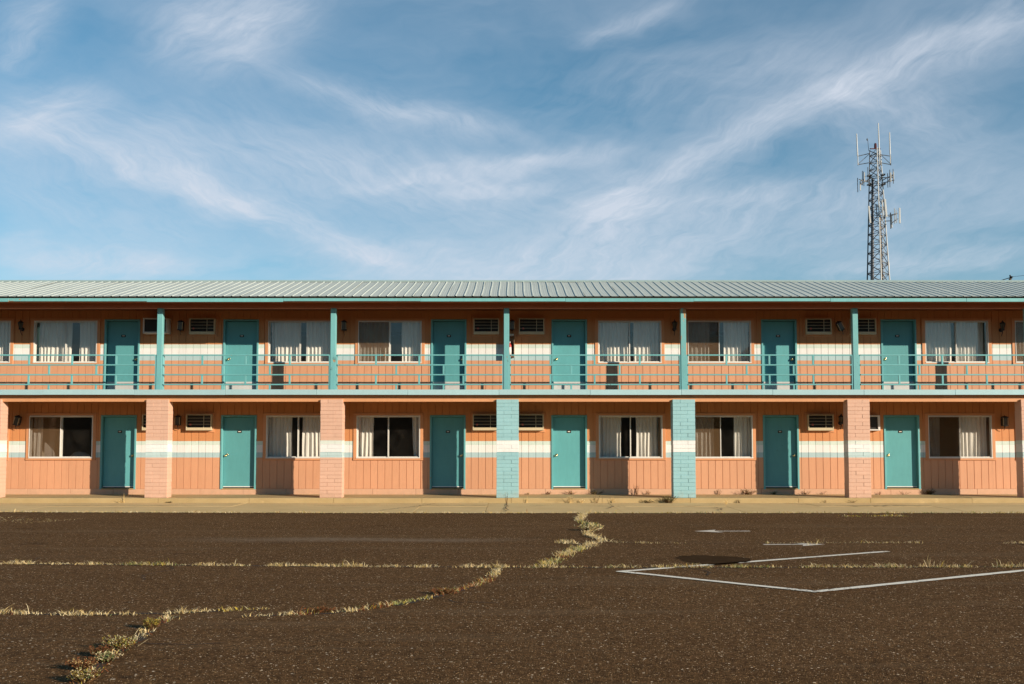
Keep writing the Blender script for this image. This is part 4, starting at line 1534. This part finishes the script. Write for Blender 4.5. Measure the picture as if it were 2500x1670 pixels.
# lower sector: large white panels on the legs and a frame of panels to the right
panel(43.42, -0.5, 29.9, 2.1, 0.26, 0.14, lean=-4)
panel(45.25, -0.9, 30.6, 2.2, 0.30, 0.14, lean=-4)
panel(44.72, -1.3, 30.5, 1.9, 0.16, 0.12, lean=-3)
panel(44.15, -0.9, 30.1, 2.0, 0.12, 0.12, 'tower_cable', lean=-3)
for (x, dy, zc, h, w, mt) in ((46.15, -0.4, 29.1, 1.6, 0.13, 'tower_light'), (46.4, 0.6, 29.4, 2.0, 0.14, 'tower_dark'), (46.75, 0.2, 29.9, 1.9, 0.10, 'tower_light'), (47.05, -0.6, 29.75, 1.9, 0.24, 'tower_light'), (46.55, -0.8, 29.6, 1.6, 0.08, 'tower_light')):
    panel(x, dy, zc, h, w, 0.14, mt)
ar = MB()
for (xa, za, xb, zb) in ((45.4, 29.85, 47.0, 30.1), (45.4, 29.2, 46.3, 29.25), (46.2, 28.9, 47.05, 29.5), (45.9, 29.7, 47.0, 30.2)):
    ar.tube([(L_(xa), 0.0, za), (L_(xb), 0.0, zb)], 0.055, 5)
ar.build('antenna_arm', 'tower_dark', mast)
MB().tube([(L_(45.9), 0.9, 23.2), (L_(46.2), 0.9, 23.25), (L_(46.2), 0.9, 24.4), (L_(45.88), 0.9, 24.3)], 0.05, 5).build('dipole_antenna', 'tower_light', mast)

# unseen building across the lot: mirrored in the glass, sized to block low sky
hb_ = tag(empty('lodge_building', (6.0, -74.0, 0)), 'unseen dark gabled lodge mirrored in the window glass, enlarged to block low sky', 'building')
MB().box(-75, 75, -6, 6, -0.06, 8.6).build('wall', 'lodge_wood', hb_)
rf = MB()
for (ya, za, yb, zb) in ((-7, 8.3, 0, 10.6), (7, 8.3, 0, 10.6)):
    rf.add([(-76, ya, za), (76, ya, za), (76, yb, zb), (-76, yb, zb), (-76, ya, za + .2), (76, ya, za + .2), (76, yb, zb + .2), (-76, yb, zb + .2)], [(0, 1, 2, 3), (4, 5, 6, 7), (0, 1, 5, 4), (1, 2, 6, 5), (2, 3, 7, 6), (3, 0, 4, 7)])
rf.build('roof', 'tower_rust', hb_)
MB().add([(14, 7.5, -0.06), (26, 7.5, -0.06), (26, 7.5, 9.0), (20, 7.5, 13.2), (14, 7.5, 9.0), (14, 5, -0.06), (26, 5, -0.06), (26, 5, 9.0), (20, 5, 13.2), (14, 5, 9.0)],
         [(0, 1, 2, 3, 4), (9, 8, 7, 6, 5)] + [(i, 5 + i, 5 + (i + 1) % 5, (i + 1) % 5) for i in range(5)]).build('gable', 'lodge_wood', hb_)

# power pole beyond the right end of the roof
pole = tag(empty('power_pole', (32.8, 36.8, 0)), 'dark power pole tip showing above the roof at the right edge', 'power pole')
MB().tube([(0, 0, -0.06), (0, 0, 12.55)], [0.16, 0.09], 10).build('shaft', 'pole_wood', pole)
MB().tube([(0, 0, 12.4), (0.01, 0, 12.80)], [0.05, 0.03], 8).lathe([(0.03, 0), (0.07, 0.05), (0.07, 0.12), (0.03, 0.16)], 8, 'z', (0.07, -0.05, 12.55)).lathe([(0.03, 0), (0.06, 0.04), (0.05, 0.1)], 8, 'z', (-0.02, -0.05, 12.68)).build('insulator', 'plate_black', pole)
wr = MB()
pts = [(32.75 + t * 9, 36.3 - t * 6, 12.60 + 1.3 * t * t * 0.5 + 0.30 * t) for t in [k / 10 for k in range(11)]]
wr.tube([Vector(p) - Vector((32.8, 36.8, 0)) for p in pts], 0.012, 4)
pts = [(32.75 - t * 3.0, 36.3 + t * 2, 12.60 - 0.9 * t) for t in [k / 6 for k in range(7)]]
wr.tube([Vector(p) - Vector((32.8, 36.8, 0)) for p in pts], [0.03, 0.03, 0.045, 0.045, 0.02, 0.012, 0.012], 4)
wr.build('power_line', 'plate_black', pole)

# ------------------------------------------------------------------ grass in the cracks
GM = ['straw', 'straw_pale', 'weed_green', 'weed_rust', 'weed_yellow', 'weed_dark']


def blade(mm, rr, x, y, z, h, mat, spread=2.2, w=0.0030):
    t = rr.uniform(0, 2 * math.pi)
    lean = rr.uniform(0.15, spread) * h
    dx, dy = math.cos(t) * lean, math.sin(t) * lean
    s = rr.uniform(0, math.pi)
    ux, uy = math.cos(s) * w, math.sin(s) * w
    k = len(mm.v)
    mm.v += [(x - ux, y - uy, z), (x + ux, y + uy, z),
             (x + dx * .45 - ux * .8, y + dy * .45 - uy * .8, z + h * .62), (x + dx * .45 + ux * .8, y + dy * .45 + uy * .8, z + h * .62),
             (x + dx, y + dy, z + h * rr.uniform(.75, 1.0))]
    mm.f += [(k, k + 1, k + 3, k + 2), (k + 2, k + 3, k + 4)]
    mm.mi += [mat, mat]


def grass(pts, dens, h, width, mix, label, seed, z=0.0, soil=None, clump=0.6, w=0.0030, gap=0.0, spread=2.0, flat=0.9):
    """blades along a polyline; mix = [(fraction along, weights over GM)]"""
    rr = random.Random(seed)
    mm = MB()
    P = [Vector((*p, 0)) for p in pts]
    Ls = [(P[i + 1] - P[i]).length for i in range(len(P) - 1)]
    tot = sum(Ls)
    acc = 0.0
    for i in range(len(P) - 1):
        a, c = P[i], P[i + 1]
        nblade = int(Ls[i] * dens)
        for _ in range(nblade):
            t = rr.random()
            s = acc + t * Ls[i]
            lump = 0.5 + 0.5 * math.sin(s * 5.1 + seed) * math.sin(s * 2.3 + 1.7 * seed) + 0.25 * math.sin(s * 13 + seed)
            if rr.random() > (1 - clump) + clump * lump:
                continue
            if gap and math.sin(s * 1.7 + seed * 2) > 1 - gap * 2:
                continue
            u = s / tot
            wts = mix[0][1]
            for (f0, ww) in mix:
                if u >= f0:
                    wts = ww
            p = a.lerp(c, t)
            d = (c - a).normalized()
            off = rr.gauss(0, width)
            q = p + Vector((-d.y, d.x, 0)) * off + d * rr.gauss(0, 0.02)
            mat = rr.choices(range(6), wts)[0]
            hh = h * rr.uniform(0.3, 1.15) * (0.6 + 0.7 * lump)
            if rr.random() < 0.025:
                hh *= 2.0
            blade(mm, rr, q.x, q.y, z, hh * flat, mat, spread / flat, w=w)
        acc += Ls[i]
    o = mm.build('dry_grass', GM, None, (0, 0.5, 0))
    tag(o, label, 'grass', None, 'stuff')
    if soil:
        crack(pts, soil, 'crack_soil', lot, 0.004, seed, False, 'crack')
    return o


ST = (5, 5, 0.3, 0.2, 0.3, 0)
MX = (4, 4, 1.2, 0.6, 1.0, 0.3)
GR = (2, 2, 4, 0.6, 2, 0.5)
RU = (1.5, 1, 0.5, 6, 0.8, 0.6)
YE = (2, 1.5, 1.5, 0.8, 5, 0.2)
grass([(-9.5, -15.65), (-6.6, -15.72), (-4.4, -15.86), (-2.1, -16.02), (-0.15, -16.11), (1.3, -16.12), (4.0, -16.10), (6.45, -16.07), (9.0, -16.05)], 400, 0.055, 0.020,
      [(0, ST), (0.24, GR), (0.285, ST), (0.5, MX), (0.66, GR), (0.69, MX)], 'long line of dry grass in the crack across the whole lot', 11, soil=0.03, clump=0.85)
grass([(-7.5, -19.6), (-4.65, -19.57), (-3.85, -19.65), (-3.15, -19.58), (-2.70, -19.42)], 380, 0.05, 0.022, [(0, ST), (0.40, MX), (0.62, ST)],
      'line of dry grass in the crack at the lower left', 12, soil=0.028, clump=0.85)
grass([(-2.70, -19.40), (-2.30, -19.33)], 420, 0.05, 0.03, [(0, YE)], 'small straw tuft just past the end of the lower left crack', 13, soil=0.012)
grass([(-2.40, -19.72), (-2.08, -19.66), (-1.75, -19.58), (-1.45, -19.44), (-1.14, -19.08)], 430, 0.05, 0.022, [(0, ST), (0.3, RU), (0.5, ST), (0.7, RU)],
      'rusty and straw grass along the lower part of the diagonal crack', 14, soil=0.028, clump=0.9, gap=0.12)
grass([(-1.14, -19.08), (-0.82, -18.62), (-0.55, -18.1), (-0.28, -17.40), (-0.20, -16.7), (-0.15, -16.11)], 560, 0.055, 0.03, [(0, GR), (0.2, RU), (0.45, RU), (0.72, MX), (0.85, ST)],
      'reddish grass in the diagonal crack climbing to the long crack', 15, soil=0.04, clump=0.75)
grass([(0.35, -16.10), (0.55, -15.5), (0.62, -15.1), (0.85, -14.3), (1.15, -13.5), (1.25, -13.0)], 560, 0.065, 0.055, [(0, YE), (0.15, GR), (0.3, RU), (0.4, MX), (0.6, GR), (0.75, ST)],
      'thick tuft of straw grass where the diagonal crack meets the side crack', 16, soil=0.05, clump=0.7)
grass([(0.72, -12.8), (1.0, -13.1), (1.35, -12.9), (1.5, -12.5), (1.32, -11.7), (1.30, -11.1), (1.55, -10.3), (1.60, -9.6), (1.42, -8.8), (1.36, -8.0), (1.50, -7.2), (1.60, -6.3), (1.76, -5.75)], 330, 0.065, 0.045,
      [(0, ST), (0.2, ST), (0.35, MX), (0.5, GR), (0.68, ST)], 'zigzag crack of straw grass running up to the concrete apron', 17, soil=0.05, clump=0.75, w=0.0045)
grass([(1.5, -12.75), (2.0, -12.95), (2.64, -13.0), (4.0, -12.95), (5.4, -12.9), (7.7, -12.98), (10.5, -13.0)], 130, 0.04, 0.03, [(0, ST), (0.2, MX), (0.5, ST)],
      'sparse thin grass line running right from the zigzag crack', 18, soil=0.014, clump=0.8, gap=0.25)
grass([(-3.02, -19.75), (-3.03, -19.95), (-3.04, -20.25)], 240, 0.045, 0.035, [(0, ST), (0.4, RU)], 'pale dry tuft at the top of the lower left crack', 19, soil=0.05)
grass([(-3.0, -20.45), (-2.96, -20.9), (-2.92, -21.4), (-2.84, -21.8), (-2.76, -22.3), (-2.70, -22.9)], 260, 0.04, 0.035, [(0, ST), (0.15, RU), (0.35, ST), (0.45, RU), (0.8, YE)],
      'straw and rust grass between the weeds of the lower left crack', 20, soil=0.05, clump=0.7)
grass([(x_, edge_y(x_) - 0.03) for x_ in [-14.5 + 0.5 * k for k in range(59)]], 170, 0.05, 0.05, [(0, ST), (0.3, MX), (0.36, ST), (0.55, MX)],
      'thin fringe of dry grass between apron and asphalt', 21, soil=0.05, clump=0.7, w=0.006)
grass([(-11.9, -7.6), (-10.6, -7.9), (-9.4, -8.6)], 200, 0.05, 0.45, [(0, ST)], 'scattered straw litter at the left edge of the asphalt', 22, clump=0.3, w=0.005, spread=3.5, flat=0.25)
grass([(10.4, -9.3), (11.8, -9.2)], 160, 0.05, 0.10, [(0, YE)], 'small patch of dead grass on the right side of the lot', 23, clump=0.3, w=0.005)
grass([(7.2, -6.9), (8.6, -6.8)], 120, 0.045, 0.10, [(0, YE)], 'faint patch of dead grass near the apron on the right', 24, clump=0.3, w=0.006)
grass([(4.5, -13.35), (4.9, -12.9)], 40, 0.11, 0.03, [(0, ST)], 'few long straw blades behind the right-pointing arrow', 25, clump=0.2, spread=0.8, flat=1.0)
grass([(5.15, -16.05), (5.5, -16.05)], 55, 0.12, 0.03, [(0, ST)], 'tall straw tuft in the long crack at the right', 26, clump=0.2, spread=0.8, flat=1.0)
grass([(6.1, -16.05), (6.5, -16.05)], 50, 0.11, 0.03, [(0, (3, 2, .3, 2, .5, 0))], 'tall brownish tuft at the right end of the long crack', 27, clump=0.2, spread=0.8, flat=1.0)


for sd_, pts in enumerate((((-2.9, -20.9), (-2.5, -21.0), (-2.2, -20.9)), ((-0.8, -18.6), (-0.5, -18.9), (-0.1, -18.95)), ((-6.6, -15.72), (-6.4, -15.3), (-6.5, -14.9)),
                           ((2.2, -16.1), (2.4, -16.5), (2.3, -16.9)), ((-4.4, -15.86), (-4.2, -16.3), (-4.35, -16.9), (-4.2, -17.3)), ((1.2, -13.3), (0.6, -13.5), (-0.2, -13.35)))):
    crack(pts, 0.010, 'crack_soil', lot, 0.004, 70 + sd_)


def weed(x, y, z, h, rad, stems, mats, label, seed, leaves=6, leaf=0.010, name='weed', upright=0.5):
    rr = random.Random(seed)
    mm = MB()
    for s in range(stems):
        t = rr.uniform(0, 2 * math.pi)
        rd = rad * rr.uniform(0.15, 1.0)
        hh = h * rr.uniform(0.45, 1.0)
        tip = Vector((math.cos(t) * rd, math.sin(t) * rd * 0.7, hh))
        base = Vector((math.cos(t) * rd * (1 - upright) * 0.6, math.sin(t) * rd * 0.4 * (1 - upright), 0))
        midp = base.lerp(tip, 0.5) + Vector((rr.uniform(-.02, .02), rr.uniform(-.02, .02), h * 0.06))
        mm.tube([base, midp, tip], [0.0045, 0.0035, 0.0015], 3, 0, False)
        for k in range(leaves):
            f_ = rr.uniform(0.2, 1.0)
            p = base.lerp(midp, f_ * 2) if f_ < 0.5 else midp.lerp(tip, f_ * 2 - 1)
            d1 = Vector((rr.uniform(-1, 1), rr.uniform(-1, 1), rr.uniform(-0.2, 1))).normalized()
            d2 = d1.cross(Vector((rr.uniform(-1, 1), rr.uniform(-1, 1), rr.uniform(-1, 1)))).normalized()
            l_ = leaf * rr.uniform(0.7, 1.5)
            mm.add([p, p + d1 * l_ + d2 * l_ * 0.35, p + d1 * l_ * 2.0, p + d1 * l_ - d2 * l_ * 0.35], [(0, 1, 2, 3)], rr.randrange(1, len(mats)))
    o = mm.build(name, mats, None, (x, y + (0.5 if y < -1 else 0), z))
    return tag(o, label, 'weed', 'weeds growing round the motel')


# low bushy weeds in the lower left crack
weed(-3.01, -20.32, 0, 0.095, 0.085, 90, ['twig', 'weed_yellow', 'weed_yellow', 'weed_green'], 'round yellow-green weed at the top of the lower left crack', 1, 12, 0.006)
weed(-2.95, -21.15, 0, 0.095, 0.14, 150, ['twig', 'weed_green', 'weed_green', 'weed_yellow', 'straw_pale'], 'large green weed in the middle of the lower left crack', 2, 12, 0.0065)
weed(-2.99, -21.42, 0, 0.08, 0.11, 110, ['twig', 'weed_rust', 'weed_rust', 'weed_dark'], 'rust-red weed below the large green weed', 3, 12, 0.005)
weed(-2.86, -21.62, 0, 0.075, 0.10, 100, ['twig', 'weed_green', 'weed_green', 'straw_pale'], 'smaller green weed below the rust-red weed', 4, 11, 0.0065)
weed(-2.93, -21.85, 0, 0.08, 0.12, 110, ['twig', 'weed_rust', 'weed_rust', 'straw'], 'rusty spreading weed near the bottom of the lower left crack', 5, 11, 0.0055)
weed(-2.77, -22.2, 0, 0.085, 0.13, 110, ['twig', 'weed_yellow', 'weed_green', 'straw_pale'], 'yellow-green weed at the bottom edge of the view', 6, 11, 0.006)
weed(-1.75, -19.45, 0, 0.05, 0.20, 40, ['twig', 'weed_rust', 'weed_rust', 'weed_dark'], 'rust-red weed patch low on the diagonal crack', 7, 9, 0.007)
weed(-0.72, -18.35, 0, 0.06, 0.18, 60, ['twig', 'weed_rust', 'weed_rust', 'weed_dark'], 'rust-red weed patch high on the diagonal crack', 8, 9, 0.007)
weed(1.38, -10.6, 0, 0.12, 0.28, 80, ['twig', 'straw', 'weed_green', 'straw_pale'], 'grey-green weed in the zigzag crack', 9, 8, 0.016)
# along the kerb foot and the base of the wall
KW = [(-10.4, -2.14, 0.02, 0.10, 0.13, 16, ['straw', 'straw', 'straw_pale'], 'dry straw tuft at the kerb left of the first pink pillar', 3),
      (-10.3, -2.14, 0.02, 0.30, 0.03, 2, ['straw', 'straw_pale'], 'tall thin stalk at the kerb left of the first pink pillar', 1),
      (-9.1, -2.14, 0.02, 0.05, 0.12, 16, ['twig', 'weed_dark', 'straw'], 'small dark weed at the kerb under the first pink pillar', 5),
      (-0.14, -2.6, 0.03, 0.30, 0.11, 9, ['twig', 'twig', 'straw'], 'bare brown twig rising from the crack below the middle blue pillar', 2),
      (0.40, -2.14, 0.02, 0.20, 0.08, 5, ['straw', 'straw', 'twig'], 'faint dry twig at the kerb right of the middle blue pillar', 2),
      (1.55, -2.14, 0.02, 0.20, 0.14, 16, ['straw', 'twig', 'straw_pale'], 'fan of dry stems at the kerb below the fourth lower door', 2),
      (1.86, -2.16, 0.02, 0.12, 0.16, 10, ['straw', 'straw_pale'], 'pale flat tuft at the kerb right of the dry fan', 2),
      (2.25, -2.14, 0.02, 0.20, 0.14, 9, ['twig', 'weed_dark', 'weed_green'], 'forked dark green weed at the kerb below the shaded wall', 4),
      (2.68, -2.14, 0.02, 0.18, 0.11, 8, ['straw', 'straw', 'twig'], 'brownish twigs at the kerb left of the big green weed', 2),
      (4.15, -2.20, 0.02, 0.22, 0.34, 70, ['twig', 'weed_dark', 'weed_dark', 'weed_green'], 'big dark green weed at the foot of the right-hand blue pillar', 7),
      (3.62, -2.16, 0.02, 0.09, 0.22, 30, ['twig', 'weed_dark', 'straw'], 'low dark creeper left of the big green weed', 6),
      (6.05, -2.14, 0.02, 0.12, 0.22, 14, ['twig', 'twig', 'weed_dark'], 'sprawling brown twigs at the kerb right of the right-hand blue pillar', 2),
      (5.55, -2.8, 0.03, 0.16, 0.16, 12, ['straw', 'straw_pale'], 'faint pale dry weed on the apron near the right-hand blue pillar', 1),
      (8.35, -2.14, 0.02, 0.10, 0.10, 6, ['twig', 'twig'], 'small curved twig at the kerb below the fifth lower door', 1),
      (9.05, -2.14, 0.02, 0.09, 0.13, 9, ['twig', 'weed_dark'], 'small dark sprig at the kerb under the right-hand pink pillar', 2),
      (0.46, -0.06, 0.17, 0.07, 0.10, 10, ['twig', 'weed_dark', 'straw'], 'little dark sprig at the wall right of the middle blue pillar', 3),
      (1.02, -0.06, 0.17, 0.10, 0.20, 18, ['twig', 'twig', 'weed_rust'], 'brown sprigs at the wall left of the fourth lower door', 3),
      (1.66, -0.06, 0.17, 0.15, 0.24, 26, ['twig', 'weed_rust', 'straw'], 'reddish sprigs at the wall under the fourth lower door', 3),
      (2.36, -0.06, 0.17, 0.14, 0.32, 44, ['twig', 'weed_dark', 'weed_green', 'straw'], 'green and brown weed at the wall right of the fourth lower door', 5),
      (3.52, -0.08, 0.17, 0.34, 0.14, 12, ['twig', 'weed_rust', 'weed_rust'], 'tall reddish weed at the wall beside the shadow edge', 4),
      (3.85, -0.08, 0.17, 0.15, 0.14, 10, ['twig', 'weed_rust', 'straw'], 'lower reddish sprig right of the tall reddish weed', 3),
      (5.82, -0.06, 0.17, 0.16, 0.13, 9, ['twig', 'weed_dark', 'weed_rust'], 'small upright weed at the wall under the screened lower window', 4),
      (6.65, -0.08, 0.17, 0.17, 0.34, 46, ['twig', 'weed_dark', 'weed_green', 'weed_rust'], 'bushy weed at the wall left of the fifth lower door', 6),
      (7.38, -0.06, 0.17, 0.11, 0.16, 20, ['twig', 'weed_dark', 'weed_green'], 'dark green weed in shade under the fifth lower door', 5),
      (8.28, -0.06, 0.17, 0.12, 0.18, 16, ['twig', 'twig', 'straw'], 'brown sprigs at the wall right of the fifth lower door', 3),
      (8.75, -0.06, 0.17, 0.11, 0.20, 9, ['twig', 'weed_rust'], 'sprawling twigs at the wall under the lower air conditioner', 2),
      (9.5, -0.06, 0.17, 0.10, 0.16, 9, ['twig', 'weed_rust'], 'sprawling twigs at the wall left of the right-hand pink pillar', 3),
      (10.35, -0.06, 0.17, 0.09, 0.10, 9, ['twig', 'weed_rust'], 'small sprig at the wall right of the right-hand pink pillar', 3),
      (11.05, -0.06, 0.17, 0.10, 0.22, 9, ['twig', 'weed_rust'], 'thin twigs at the wall under the rightmost lower door', 2),
      (11.72, -0.06, 0.17, 0.16, 0.28, 44, ['twig', 'weed_rust', 'weed_dark', 'weed_green'], 'bushy reddish weed at the wall right of the rightmost lower door', 6)]
for i, (x, y, z, h, rad, st, mats, lab, lv) in enumerate(KW):
    weed(x, y, z, h, rad * 0.9, max(2, int(st * 0.75)), mats, lab, 60 + i, lv, 0.013)
